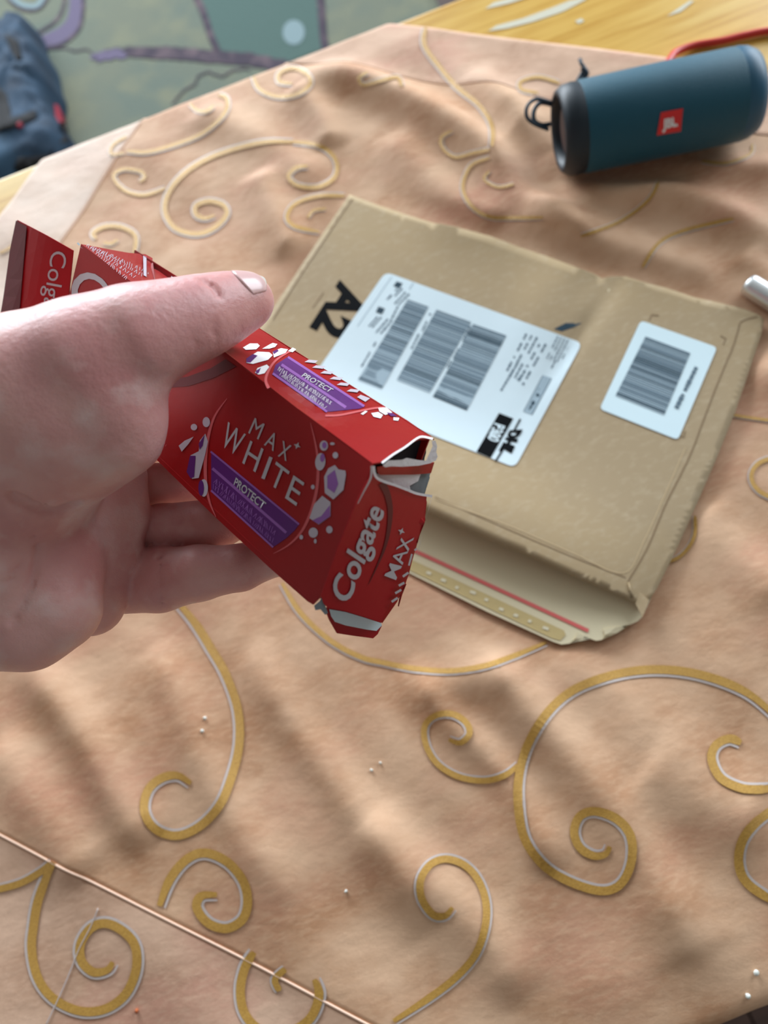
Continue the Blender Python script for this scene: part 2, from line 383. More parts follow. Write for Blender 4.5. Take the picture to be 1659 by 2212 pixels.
for (x0, y0, x1, y1) in ((TX0 + .06, TY0 + .05, TX1 - .06, TY0 + .075), (TX0 + .06, TY1 - .075, TX1 - .06, TY1 - .05)):
    bm_obj('apron', bevel_box(x0, y0, TZ - .11, x1, y1, TZ - .026, .002, 1), M['wood'], tb)
for x in (TX0 + .05, TX1 - .11):
    for y in (TY0 + .04, TY1 - .10):
        bm_obj('leg', bevel_box(x, y, 0.0015, x + .06, y + .06, TZ - .026, .004, 2), M['wood'], tb)

# ------------------------------------------------------------------ tablecloth
e_ = Vector((math.cos(-ANG), math.sin(-ANG), 0)); g_ = Vector((math.sin(ANG), math.cos(ANG), 0))
ENV = [at(755, 420), at(1650, 685), at(1385, 1325), at(448, 883)]
# folds: pixel polyline, height (m), half width (m)
FOLDS = [
 ([(640, 170), (780, 190), (960, 275), (1090, 375), (1210, 500), (1330, 600)], .0075, .016),
 ([(840, 300), (960, 420), (1080, 500)], .003, .016),
 ([(1010, 170), (1100, 250), (1170, 330), (1300, 420), (1450, 440), (1580, 485), (1700, 540)], .0065, .015),
 ([(1130, 470), (1280, 500), (1420, 560), (1560, 600)], .004, .014),
 ([(1380, 330), (1520, 350), (1700, 380)], .004, .012),
 ([(1560, 760), (1620, 800), (1700, 830)], .005, .014),
 ([(1590, 560), (1700, 640)], .004, .012),
 ([(1500, 1100), (1560, 1180), (1700, 1300)], .004, .016),
 ([(560, 380), (600, 470), (640, 560)], .004, .014),
 ([(430, 240), (560, 310), (700, 400)], .003, .018),
 ([(640, 200), (690, 260), (720, 330)], .004, .012),
 ([(60, 1430), (190, 1590), (260, 1720), (330, 1830)], .0055, .013),
 ([(330, 1400), (390, 1500), (440, 1640), (520, 1780), (640, 1950)], .0035, .012),
 ([(540, 1400), (640, 1570), (740, 1700), (840, 1850), (930, 2010)], .0055, .013),
 ([(870, 1440), (960, 1550), (1080, 1660), (1150, 1780), (1200, 1880)], .005, .010),
 ([(1060, 1420), (1110, 1500), (1230, 1640), (1340, 1780), (1420, 1920), (1500, 2080)], .0065, .014),
 ([(800, 1760), (900, 1870), (1040, 2010), (1130, 2160)], .0045, .013),
 ([(1380, 1650), (1500, 1740), (1640, 1790)], .003, .018),
 ([(0, 1600), (110, 1760), (190, 1900)], .0035, .015),
 ([(900, 1500), (1000, 1470), (1100, 1440)], .003, .012),
 ([(1200, 1400), (1330, 1500), (1500, 1640), (1700, 1800)], .003, .02),
]
FW = []
for pl, a, wdt in FOLDS:
    P = smooth_path([tuple(at(x, y)) for x, y in pl], 5)
    A = np.array([[p.x, p.y] for p in P]); FW.append((A, a, wdt))
_ev = (ENV[3] - ENV[0]).normalized()
ENVM = [ENV[0], ENV[1], ENV[2] + _ev * .032, ENV[3] + _ev * .032]     # mailer with its open flap
def in_env(X, Y, pad=0.0):
    inside = np.full(X.shape, 1e9)
    for i in range(4):
        a, b = ENVM[i], ENVM[(i + 1) % 4]
        d = (b - a).normalized(); nx, ny = d.y, -d.x        # inward for clockwise
        inside = np.minimum(inside, (X - a.x) * nx + (Y - a.y) * ny)
    return inside
cc = (ENV[0] + ENV[2]) / 2
SGN = 1.0 if in_env(np.array([cc.x]), np.array([cc.y]))[0] > 0 else -1.0
SP_A, SP_B = at(1208, 286, TZ + .033), at(1618, 200, TZ + .033)      # speaker axis ends
def seg_dist(X, Y, A):
    best = np.full(X.shape, 1e9); u = np.zeros(X.shape)
    n = len(A) - 1
    for i in range(n):
        ax, ay = A[i]; bx, by = A[i + 1]; dx, dy = bx - ax, by - ay; L2 = dx * dx + dy * dy + 1e-12
        t = np.clip(((X - ax) * dx + (Y - ay) * dy) / L2, 0, 1)
        d = np.hypot(X - ax - t * dx, Y - ay - t * dy)
        mk = d < best; best = np.where(mk, d, best); u = np.where(mk, (i + t) / n, u)
    return best, u
def cloth_h(X, Y):
    H = np.zeros(X.shape)
    for A, a, wdt in FW:
        d, u = seg_dist(X, Y, A)
        H += (1.75 if A[:, 1].mean() > 0.33 else 1.15) * a * np.exp(-(d / wdt) ** 2) * np.clip(np.sin(np.pi * np.clip(u, 0.0, 1)) * 1.8 + 0.15, 0, 1)
    for k, (fx, fy, ph, a) in enumerate([(31, 22, 0.3, .0007), (57, 40, 1.7, .0006), (-23, 71, 2.2, .0004), (96, 60, 0.9, .0004), (120, 33, 4.0, .0003)]):
        H += a * (1 + np.sin(fx * X + fy * Y + ph + 1.5 * np.sin(9 * X - 7 * Y + k)))
    ins = SGN * in_env(X, Y)
    m = np.clip((0.004 - ins) / 0.022, 0.0, 1)                     # flattened under the mailer
    m = m * m * (3 - 2 * m)
    A = np.array([[SP_A.x, SP_A.y], [SP_B.x, SP_B.y]]); d, _ = seg_dist(X, Y, A)
    m2 = np.clip((d - 0.016) / 0.03, 0.0, 1)
    H = H * (0.12 + 0.88 * m) * (0.1 + 0.9 * m2)
    ed = np.minimum(TY1 - Y, Y - TY0); m3 = np.clip(ed / 0.03, 0, 1)
    return TZ + 0.0012 + H * (0.15 + 0.85 * m3)
def cloth_pts(E, G):
    X = E * e_.x + G * g_.x; Y = E * e_.y + G * g_.y
    r = 0.006
    Z = cloth_h(X, np.clip(Y, TY0, TY1)); out = np.stack([X, Y, Z], -1)
    for s, lim in ((1, TY1), (-1, TY0)):
        ov = s * (Y - lim) + 0.002
        a = np.clip(ov / r, 0, math.pi / 2)
        yy = lim - s * 0.002 + s * r * np.sin(a) * 1.0
        zz = Z - r * (1 - np.cos(a)) - np.clip(ov - r * math.pi / 2, 0, None)
        mk = ov > 0
        xx = out[..., 0]
        wav = 0.004 * np.sin(X * 40) * np.clip(ov / .05, 0, 1)
        out[..., 1] = np.where(mk, yy + s * np.abs(wav), out[..., 1]); out[..., 2] = np.where(mk, zz, out[..., 2])
    return out
tcl = thing('tablecloth', 'peach suede-like tablecloth with gold and silver scrollwork over the table', 'tablecloth', (0.05, 0.25, TZ))
def cloth_piece(name, e0, e1, g0, g1, m, step=0.0032):
    ne = max(3, int(round((e1 - e0) / step)) + 1); ng = max(3, int(round((g1 - g0) / step)) + 1)
    E, G = np.meshgrid(np.linspace(e0, e1, ne), np.linspace(g0, g1, ng))
    P = cloth_pts(E, G).reshape(-1, 3)
    F = grid_faces(ne, ng)
    o = mesh_obj(name, P, F, m, tcl, True)
    o.modifiers.new('thickness', 'SOLIDIFY').thickness = 0.0008; o.modifiers['thickness'].offset = -1
    return P, F
E0, E1, E2, G0, G1, G2, G3 = -0.531, -0.462, 0.50, -0.245, -0.1115, 0.506, 0.566
allP, allF = [], []
for nm, a, b, c, d, mm in (('centre_panel', E1, E2, G1, G2, 'cloth'), ('border_band', E0, E1, G0, G3, 'band_sheen'), ('border_band', E1, E2, G2, G3, 'band'), ('border_band', E1, E2, G0, G1, 'band')):
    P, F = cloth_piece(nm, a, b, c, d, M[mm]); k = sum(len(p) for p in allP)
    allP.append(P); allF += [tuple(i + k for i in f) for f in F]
CS = Surf(np.concatenate(allP), allF)
def tube_mesh(P, r, seg=8, radii=None):
    vs, fs = [], []
    for i, p in enumerate(P):
        t = (P[min(i + 1, len(P) - 1)] - P[max(i - 1, 0)]).normalized()
        a = t.orthogonal().normalized() if i == 0 else (pa - t * pa.dot(t)).normalized()
        pa = a; b = t.cross(a); rr = radii[i] if radii else r
        for k in range(seg):
            an = 2 * math.pi * k / seg; vs.append(p + (a * math.cos(an) + b * math.sin(an)) * rr)
    for i in range(len(P) - 1):
        for k in range(seg): fs.append((i * seg + k, i * seg + (k + 1) % seg, (i + 1) * seg + (k + 1) % seg, (i + 1) * seg + k))
    fs.append(tuple(range(seg))[::-1]); fs.append(tuple((len(P) - 1) * seg + k for k in range(seg)))
    return vs, fs
def seam(e0, g0, e1, g1):
    n = 160; E = np.linspace(e0, e1, n); G = np.linspace(g0, g1, n); P = [Vector(p) + Vector((0, 0, 0.0001)) for p in cloth_pts(E, G)]
    vs, fs = tube_mesh(P, 0.0007, 6); o = mesh_obj('seam', vs, fs, M['seam'], tcl, True)
seam(E1, G1, E2, G1); seam(E1, G2, E2, G2); seam(E1, G0, E1, G3)

def Z1(pts): return [(x / 2.0, 1400 + y / 2.0) for x, y in pts]
def Z2(pts): return [(830 + x / 2.0, 1400 + y / 2.0) for x, y in pts]
def Z3(pts): return [(x / 2.37, y / 2.37) for x, y in pts]
def Z4(pts): return [(700 + x / 1.73, y / 1.73) for x, y in pts]
SCROLLS = [   # (centre line, width px, side of the silver edge, silver width factor)
 ([(385, 1300), (425, 1350), (456, 1400), (490, 1460), (515, 1535), (517, 1610), (500, 1680), (475, 1740), (432, 1785), (382, 1805), (335, 1790), (312, 1752), (320, 1708), (350, 1681), (385, 1675), (414, 1692)], 21, 1),
 ([(345, 1957), (368, 1900), (402, 1858), (442, 1842), (490, 1860), (525, 1900), (536, 1945), (525, 1985), (490, 2005), (450, 1993), (426, 1960), (436, 1935), (470, 1932)], 22, 1),
 (Z1([(235, 925), (200, 1000), (165, 1100), (148, 1200), (140, 1300), (165, 1420), (230, 1510), (340, 1565), (450, 1560), (540, 1500), (588, 1400), (590, 1300), (550, 1235), (470, 1190), (400, 1205), (352, 1275), (355, 1350), (405, 1398), (465, 1390), (490, 1355)]), 22, 1),
 (Z1([(-20, 1045), (90, 1015), (180, 965), (230, 925)]), 17, -1),
 (Z1([(1100, 1312), (1060, 1380), (1040, 1480), (1060, 1580), (1130, 1650), (1240, 1660), (1340, 1600), (1380, 1500), (1360, 1430)]), 22, 1),
 (Z1([(1235, 1385), (1190, 1430), (1210, 1480)]), 16, 1),
 ([(1690, 1562), (1630, 1508), (1570, 1476), (1490, 1453), (1405, 1447), (1320, 1460), (1240, 1490), (1182, 1540), (1140, 1610), (1120, 1680), (1121, 1750), (1136, 1815), (1176, 1870), (1232, 1905), (1298, 1924), (1340, 1910), (1363, 1866), (1363, 1810), (1335, 1771), (1288, 1752), (1254, 1762), (1240, 1796), (1252, 1830), (1282, 1848), (1308, 1845), (1318, 1828)], 21, -1),
 (Z2([(580, 505), (520, 550), (430, 572), (320, 555), (230, 500), (182, 420), (176, 340), (220, 292), (290, 285), (350, 320), (368, 370), (330, 408), (280, 395)]), 15, 1),
 (Z2([(1540, 410), (1490, 392), (1432, 420), (1412, 480), (1450, 560), (1530, 603), (1600, 612), (1690, 605)]), 21, -1),
 (Z2([(1690, 690), (1600, 755), (1542, 840), (1532, 940), (1572, 1020), (1690, 1100)]), 22, -1),
 (Z2([(40, 1610), (180, 1520), (300, 1430), (390, 1330), (432, 1220), (440, 1110), (410, 1010), (350, 940), (270, 912), (200, 935), (157, 1000), (162, 1080), (210, 1148), (262, 1155), (295, 1120)]), 18, 1),
 ([(610, 1260), (650, 1325), (715, 1385), (780, 1420), (830, 1432), (900, 1446), (970, 1450), (1045, 1440), (1110, 1418), (1180, 1388)], 13, 1),
 (Z3([(650, 775), (760, 780), (900, 742), (1030, 690), (1120, 620), (1162, 560), (1160, 505), (1120, 490)]), 10, 1),
 (Z3([(975, 535), (1010, 568), (1060, 572), (1095, 545)]), 8, 1),
 (Z3([(650, 700), (580, 745), (572, 790), (640, 785)]), 7, 1),
 (Z3([(1500, 730), (1350, 730), (1150, 780), (1000, 850), (905, 930), (852, 1020), (850, 1100), (900, 1172), (1000, 1200), (1090, 1175), (1160, 1105), (1145, 1052), (1070, 1032), (1005, 1055), (1005, 1100), (1050, 1120), (1100, 1105)]), 12, 1),
 ([(633, 308), (690, 316), (724, 345), (724, 382), (690, 404), (645, 402), (624, 383), (640, 364), (665, 360)], 11, 1),
 (Z3([(850, 965), (740, 1000), (650, 982), (592, 930), (590, 890), (640, 868), (720, 880), (742, 910), (715, 935)]), 9, 1),
 (Z3([(690, 1300), (695, 1210), (625, 1165), (540, 1162), (480, 1195), (495, 1225)]), 11, 1),
 (Z3([(530, 1245), (570, 1250), (605, 1230)]), 8, 1),
 (Z3([(1298, 395), (1330, 460), (1420, 497), (1530, 482), (1590, 430), (1570, 380), (1500, 352), (1435, 375), (1430, 420), (1500, 432)]), 10, 1),
 ([(745, 424), (690, 424), (640, 440), (620, 468), (636, 490), (690, 502)], 10, 1),
 ([(665, 472), (678, 456), (705, 452)], 7, 1),
 (Z4([(380, 105), (375, 170), (430, 250), (500, 330), (580, 395), (625, 470), (628, 550)]), 12, 1),
 (Z4([(620, 560), (560, 572), (490, 588), (445, 555), (440, 515), (480, 490)]), 9, 1),
 (Z4([(620, 590), (550, 620), (518, 700), (550, 770), (620, 812), (720, 815), (820, 812)]), 9, 1),
 (Z4([(710, 690), (650, 700), (600, 672), (620, 640)]), 7, 1),
 (Z4([(1250, 680), (1210, 750), (1100, 832), (960, 882)]), 8, 1),
 (Z4([(1190, 1000), (1250, 912), (1350, 862), (1530, 818)]), 9, 1),
 (Z4([(880, 312), (800, 290), (735, 308), (738, 338), (800, 350)]), 9, 1),
 (Z4([(290, 325), (275, 292), (220, 300), (150, 318), (132, 292), (165, 272)]), 9, 1),
 (Z4([(1410, 605), (1500, 612), (1590, 580), (1600, 540)]), 7, 1),
 ([(1560, 893), (1610, 902), (1700, 914)], 7, 1),
 ([(1690, 985), (1640, 1000), (1622, 1030), (1640, 1062), (1690, 1085)], 11, 1),
 ([(1502, 1115), (1498, 1165), (1460, 1208), (1390, 1222)], 9, 1),
 ([(0, 548), (15, 541), (28, 532)], 7, 1),
]
for pts, wd, side in SCROLLS:
    P = smooth_path([(x, y, 0) for x, y in pts], 7)
    def tap(u): return min(1, 0.55 + u * 6) * min(1, 0.5 + (1 - u) * 5)
    gold = decal('gold_scroll', strip_polys([(p.x, p.y) for p in P], wd * .9, 1, tap), CS, M['gold'], tcl, 0.0007, 200, True)
    Q = []
    for i, p in enumerate(P):
        t = (P[min(i + 1, len(P) - 1)] - P[max(i - 1, 0)]).normalized(); s = Vector((-t.y, t.x, 0)) * side
        Q.append((p + s * wd * 0.56))
    decal('silver_edging', strip_polys([(p.x, p.y) for p in Q], wd * 0.30, 1, tap), CS, M['silver'], tcl, 0.0005, 200, True)

# ------------------------------------------------------------------ cardboard mailer
env = thing('cardboard_mailer', 'flat brown cardboard mailer lying open on the tablecloth with white shipping labels', 'parcel', at(1050, 800))
eu = (ENV[1] - ENV[0]).normalized(); ev = (ENV[3] - ENV[0]).normalized()
def env_z(x, y):
    p = Vector((x, y, 0)) - Vector((ENV[0].x, ENV[0].y, 0)); u = p.dot(eu) / 0.312; v = p.dot(ev) / 0.212
    z = TZ + 0.0082 + 0.013 * math.exp(-((v - 1.0) / 0.22) ** 2) * max(0, math.sin(math.pi * min(max(u, 0), 1))) ** 0.7
    z += 0.0030 * math.exp(-((v) / 0.10) ** 2) * math.exp(-((u - 0.30) / 0.10) ** 2)
    z -= 0.0035 * math.exp(-((v) / 0.13) ** 2) * math.exp(-((u - 0.66) / 0.05) ** 2)
    z -= 0.0020 * math.exp(-((u - 0.70 + 0.1 * v) / 0.018) ** 2) * math.exp(-((v - 0.25) / 0.25) ** 2)
    z += 0.0022 * math.exp(-((u - 0.58) / 0.07) ** 2) * math.exp(-((v - 0.2) / 0.2) ** 2)
    z += 0.0012 * math.sin(5 * u + 3 * v) * 0.5
    return z
ES = hfield(env_z, -0.16, 0.34, 0.02, 0.52, 0.004)
def env_bz(x, y): return TZ + 0.0052
EB = hfield(env_bz, -0.2, 0.36, -0.02, 0.52, 0.02)
front = [(755, 420), (800, 437), (870, 461), (935, 481), (975, 487), (1000, 494), (1060, 510), (1120, 533), (1180, 553), (1240, 575), (1285, 592), (1300, 601), (1320, 597), (1352, 597), (1400, 612), (1440, 622), (1500, 642), (1560, 655), (1610, 668), (1640, 680), (1651, 690),
         (1644, 725), (1622, 790), (1590, 885), (1550, 985), (1508, 1082), (1462, 1185), (1420, 1270), (1402, 1298), (1372, 1300), (1357, 1258), (1364, 1298), (1310, 1274), (1250, 1248), (1190, 1222), (1131, 1195), (1070, 1170), (1000, 1139), (931, 1108), (800, 1046), (650, 978), (470, 895), (440, 880), (470, 842), (548, 728), (650, 575), (700, 500)]
sheet('front_sheet', front, ES, M['card'], env, 0.0011, 0, 22, True)
back = [(768, 446), (1000, 520), (1290, 625), (1340, 625), (1615, 705), (1490, 1085), (1405, 1295), (1388, 1332), (1377, 1342), (1362, 1349), (1330, 1355), (1303, 1360), (1307, 1372), (1300, 1382), (1288, 1384), (1276, 1380), (1248, 1367), (1243, 1379), (1230, 1390), (1213, 1392), (1195, 1386), (1050, 1320), (881, 1236), (700, 1150), (560, 1080), (440, 880)]
sheet('back_sheet', back, EB, M['card_in'], env, 0.0007, 0, 40, False)
# folded side strip corner near the opening
sheet('side_flap', [(1357, 1256), (1402, 1296), (1388, 1333), (1374, 1306)], hfield(lambda x, y: TZ + .0105, -0.2, .36, -.05, .3, .02), M['card'], env, 0.0009)
decal('red_tear_strip', [lineseg((880, 1183), (1271, 1363), 8)], EB, M['tape'], env, 0.0004)
decal('glue_strip', [[(880, 1205), (1000, 1260), (1218, 1362), (1222, 1372), (1210, 1384), (1190, 1378), (1050, 1312), (880, 1230)]], EB, M['glue'], env, 0.0003)
rr = random.Random(3)
for k in range(9):
    t = 0.1 + 0.095 * k; x = 890 + t * 330; y = 1221 + t * 152 + rr.uniform(-4, 4); L_ = rr.uniform(5, 13)
    decal('glue_shine_patch', [[(x, y), (x + L_, y + L_ * .3), (x + L_ - 2, y + 6 + L_ * .3), (x - 3, y + 5)]], EB, M['glue_shine'], env, 0.0006)  # glossy glints painted as pale patches along the glue
# creases
decal('crease', wob([(1598, 700), (1585, 745), (1562, 800), (1530, 880), (1490, 985), (1440, 1085), (1400, 1180), (1357, 1256)], 3.2, 21, 0.5), ES, M['crease'], env, 0.00015)
decal('crease', wob([(1598, 698), (1612, 690), (1636, 685)], 3, 22, 0.3), ES, M['crease'], env, 0.00015)
decal('crease', wob([(762, 430), (735, 468), (690, 535), (640, 610), (590, 690)], 2.6, 23, 0.3), ES, M['crease'], env, 0.00015)
decal('score_line', wob([(1480, 968), (1440, 1060), (1390, 1170), (1346, 1238), (1240, 1196), (1100, 1136), (940, 1078)], 2.5, 24, 0.3), ES, M['crease_lt'], env, 0.00015)
decal('score_line', wob([(1352, 1248), (1230, 1200), (1090, 1140), (940, 1074)], 2, 25, 0.3), ES, M['crease'], env, 0.00013)
for (a, b, c) in (((1403, 692), (1408, 680), (1423, 682)), ((1556, 725), (1568, 732), (1562, 745)), ((1466, 940), (1477, 945), (1480, 932))):
    decal('corner_mark', strip_polys([a, b, c], 2.5, 1), ES, M['crease'], env, 0.0002)
# printing on the board
def T(name, s, BL, BR, TR, TL, surf, m, parent, **k): return print_text(name, s, BL, BR, TR, TL, surf, M[m], parent, **k)
T('printed_letters', 'A2', (738, 606), (672, 709), (738, 742), (800, 634), ES, 'ink', env, bold=0.045)
decal('printed_line', [lineseg((699, 632), (675, 666), 2)], ES, M['crease'], env, 0.0002)
decal('printed_arrow', [[(1196, 711), (1222, 698), (1257, 698), (1240, 707), (1214, 716)]], ES, M['ink_dk'], env, 0.0002)

def rounded(c, r=12, n=4):
    out = []
    N_ = len(c)
    for i in range(N_):
        p0, p, p1 = Vector(c[i - 1]), Vector(c[i]), Vector(c[(i + 1) % N_])
        a = p + (p0 - p).normalized() * r; b = p + (p1 - p).normalized() * r
        for k in range(n + 1):
            t = k / n; q = a * (1 - t) ** 2 + p * 2 * t * (1 - t) + b * t * t; out.append((q.x, q.y))
    return out
lb = [(833, 588), (1258, 742), (1112, 1011), (663, 834)]
slab = decal('shipping_label', [rounded(lb, 16)], ES, M['label'], env, 0.00045, 22, True)
LM = homog([(0, 0), (1, 0), (1, 1), (0, 1)], lb)     # u along the top edge, v down the side
def pr(name, polys, m, off=0.0006, parent=None):
    o = decal(name, polys, ES, M[m], parent or slab, off, 60)
    if name in ('printed_lines', 'printed_digits') or name.endswith('_bars'): o['kind'] = 'stuff'
    return o
def barcode(name, q, seed, parent, n=34, m='ink_mid', m2='ink_dk', fill='ink_lt'):
    r = random.Random(seed); H = homog([(0, 0), (1, 0), (1, 1), (0, 1)], q)
    pr(name + '_ground', [q], fill, 0.0006, parent)
    A, B = [], []
    v = 0.0
    while v < 0.985:
        h = r.choice([.008, .012, .018, .026]); h = min(h, 1 - v)
        poly = [H(0, v), H(1, v), H(1, v + h), H(0, v + h)]
        (B if r.random() < 0.25 else A).append(poly); v += h + r.choice([.008, .012, .02])
    pr(name + '_bars', A, m, 0.00068, parent); pr(name + '_bars', B, m2, 0.00068, parent)
barcode('barcode', [(881, 648), (926, 664), (824, 842), (773, 822)], 5, slab)
barcode('barcode', [(943, 670), (1018, 697), (928, 850), (857, 822)], 6, slab)
barcode('barcode', [(1022, 701), (1094, 726), (1008, 888), (935, 858)], 7, slab)
r7 = random.Random(12)
def scribble(a, b, wd, frac=0.8, m='ink_mid'):
    a = Vector(a); b = Vector(b); d = b - a; L_ = d.length; d.normalize(); out = []; t = 0
    while t < L_:
        h = r7.uniform(5, 13)
        if r7.random() < frac: out.append(lineseg(a + d * t, a + d * min(t + h - 1.6, L_), wd * r7.uniform(.75, 1.1)))
        t += h
    return out
sm = []
for k in range(5):
    x = 1137 + k * 11.5; y = 722 + k * 3.6
    sm += scribble((x, y), (x - 42 - 3 * k, y + 80 + 4 * k), 4.5, 0.8)
sm += scribble((1118, 785), (1082, 845), 4.5, .9); sm += scribble((1135, 800), (1118, 822), 4)
for k in range(5):
    x = 1205 + k * 7.2; y = 727 + k * 2.6
    sm += scribble((x, y), (x - 24, y + 48), 2.6, 0.85)
sm += scribble((1204, 770), (1190, 798), 3)
pr('printed_lines', sm, 'ink_mid')
sm = []
for (a, b) in (((862, 622), (836, 648)), ((869, 624), (843, 650)), ((876, 632), (852, 658)), ((884, 636), (860, 660)), ((822, 678), (797, 706)), ((829, 680), (804, 708)), ((838, 690), (812, 720)), ((846, 694), (822, 722)),
               ((860, 662), (844, 694)), ((812, 740), (778, 798)), ((930, 678), (912, 716)), ((905, 722), (886, 760)), ((1016, 705), (1000, 738)), ((996, 745), (980, 775)), ((974, 780), (966, 795))):
    sm += scribble(a, b, 3.8, .9)
pr('printed_lines', sm, 'ink_mid')
pr('print_block', [[(857, 609), (870, 613), (863, 624), (850, 619)], [(818, 663), (832, 668), (825, 680), (812, 675)]], 'ink_dk')
pr('thin_rule', [lineseg((893, 612), (884, 626), 1.5), lineseg((846, 599), (772, 706), 1.2)], 'ink_lt', 0.0006)
pr('price_box', [[(1172, 811), (1192, 818), (1150, 898), (1130, 890)]], 'ink_lt', 0.00055)
pr('thin_rule', [lineseg((1191, 819), (1149, 896), 1.8), lineseg((1172, 812), (1131, 889), 1.2)], 'ink_mid', 0.00065)
pr('printed_lines', scribble((1180, 822), (1166, 844), 8, 1, 'ink') + scribble((1163, 852), (1143, 886), 7, .8), 'ink_dk', 0.00065)
pr('black_panel', [[(1078, 893), (1109, 905), (1060, 990), (1029, 977)]], 'ink')
pr('parcel_mark', [ell(1062.5, 937, 9, 4.5, 2.1), ell(1071, 937, 2, 10, 0.5)], 'label', 0.0007)
T('printed_letters', 'P300', (1069, 915), (1053, 950), (1075, 958), (1091, 922), ES, 'label', slab, bold=0.03, off=0.0008)
T('printed_letters', 'DHL', (1103, 930), (1078, 977), (1101, 984), (1130, 922), ES, 'ink', slab, bold=0.07, off=0.0008, shear=0.35)
pr('logo_bar', [lineseg((1124, 906), (1110, 932), 4), lineseg((1089, 968), (1070, 998), 4)], 'ink', 0.0007)
sb = [(1384, 693), (1549, 751), (1464, 951), (1295, 884)]
stk = decal('barcode_sticker', [rounded(sb, 10)], ES, M['label_b'], env, 0.00045, 22, True)
barcode('sticker_barcode', [(1394, 728), (1491, 764), (1434, 898), (1329, 856)], 9, stk, m2='ink_dk')
pr('printed_digits', scribble((1504, 794), (1460, 884), 9, .93), 'ink_mid', 0.0007, stk)

# ------------------------------------------------------------------ bluetooth speaker
spk = thing('portable_speaker', 'dark teal cylindrical portable speaker lying on the cloth at the top right', 'speaker', (SP_A + SP_B) / 2 * 1.0)
ax = (SP_B - SP_A); SL = ax.length; ax.normalize(); upv = Vector((0, 0, 1)); sd = upv.cross(ax).normalized()
SR = 0.0345
SK = 0.87
def lathe(prof, seg=56, base=SP_A):
    vs, fs = [], []
    for (s, r) in prof:
        for k in range(seg):
            a = 2 * math.pi * k / seg; vs.append(base + ax * s + (upv * math.cos(a) + sd * math.sin(a)) * r * SK)
    for i in range(len(prof) - 1):
        for k in range(seg): fs.append((i * seg + k, (i + 1) * seg + k, (i + 1) * seg + (k + 1) % seg, i * seg + (k + 1) % seg))
    return vs, fs
print('speaker length', SL)
v, f = lathe([(0.014, .0338), (0.016, SR), (0.06, SR + .0003), (SL - .06, SR + .0003), (SL - .012, SR), (SL - .010, .0338)])
mesh_obj('fabric_barrel', v, f, M['blue'], spk, True)
v, f = lathe([(0.0145, .0340), (0.010, .0345), (0.004, .0335), (0.0, .0305), (-0.001, .028), (0.001, .0255), (0.008, .024), (0.012, .0235)])
mesh_obj('end_ring', v, f, M['blue_dk'], spk, True)
v, f = lathe([(0.009, .0238), (0.006, .021), (0.004, .018), (0.003, .010), (0.003, .0001)])
mesh_obj('passive_radiator', v, f, M['cone'], spk, True)
v, f = lathe([(SL - .0115, .0340), (SL - .008, .0345), (SL - .003, .0335), (SL + .002, .0305), (SL + .003, .027), (SL + .001, .0245), (SL - .006, .0235)])
mesh_obj('end_ring', v, f, M['blue_lit'], spk, True)
v, f = lathe([(SL - .005, .0238), (SL - .002, .021), (SL, .010), (SL, .0001)])
mesh_obj('passive_radiator', v, f, M['cone'], spk, True)
v, f = lathe([(s, SR + .0004) for s in np.linspace(-0.01, SL + .02, 30)], 96)
SS = Surf(v, f)
decal('badge', [[(1427, 243), (1475, 234), (1470, 283), (1418, 292)]], SS, M['badge'], spk, 0.0006, 12, True)
T('badge_letters', 'JBL', (1430, 277), (1463, 270), (1460, 252), (1431, 258), SS, 'white', spk, bold=0.05, off=0.0009)
# carry cord loops at the left end
def cordloop(name, pts, r=0.0013):
    P = smooth_path(pts, 6); vs, fs = tube_mesh(P, r, 8); return mesh_obj(name, vs, fs, M['cord'], spk, True)
lo = (SP_A - CAM).dot(RM @ Vector((0, 0, -1)))
cordloop('carry_cord', [dp(1190, 222, lo), dp(1160, 214, lo - .002), dp(1140, 228, lo - .004), dp(1138, 252, lo - .003), dp(1155, 268, lo), dp(1185, 280, lo + .002)])
cordloop('carry_cord', [dp(1192, 226, lo + .004), dp(1168, 222, lo + .003), dp(1154, 238, lo + .002), dp(1154, 260, lo + .002), dp(1170, 270, lo + .003), dp(1188, 268, lo + .004)], .0016)
q = dp(1250, 172, lo + .055)
cordloop('carry_cord', [dp(1246, 176, lo + .05), dp(1258, 156, lo + .05), dp(1262, 146, lo + .048), dp(1256, 138, lo + .048), dp(1253, 128, lo + .05)], .0014)
cordloop('carry_cord', [dp(1250, 176, lo + .05), dp(1264, 164, lo + .05), dp(1266, 156, lo + .048), dp(1258, 146, lo + .048)], .0022)

# ------------------------------------------------------------------ red cable, metal pen, lint
P = smooth_path([at(1440, 140, TZ + .010), at(1450, 124, TZ + .008), at(1462, 112, TZ + .005), at(1500, 98, TZ + .0032), at(1560, 88, TZ + .0032), at(1610, 76, TZ + .0032), at(1670, 66, TZ + .0032), at(1800, 62, TZ + .0032), at(1950, 90, TZ + .0032)], 8)
v, f = tube_mesh(P, .0028, 10); tag(mesh_obj('charging_cable', v, f, M['cable'], None, True), 'thin red cable on the bare wood behind the speaker', 'cable')
pa, pb = at(1612, 612, TZ + .0095), at(1790, 722, TZ + .0095)
d = (pb - pa).normalized()
P = [pa + d * s for s in (0, .0004, .0015, .004, .03, .09, .12)]
v, f = tube_mesh(P, .007, 24, [.0045, .0058, .0068, .0072, .0074, .0076, .0078])
tag(mesh_obj('steel_tube', v, f, M['metal'], None, True), 'shiny silver metal tube cut off by the right edge beside the mailer', 'tube')
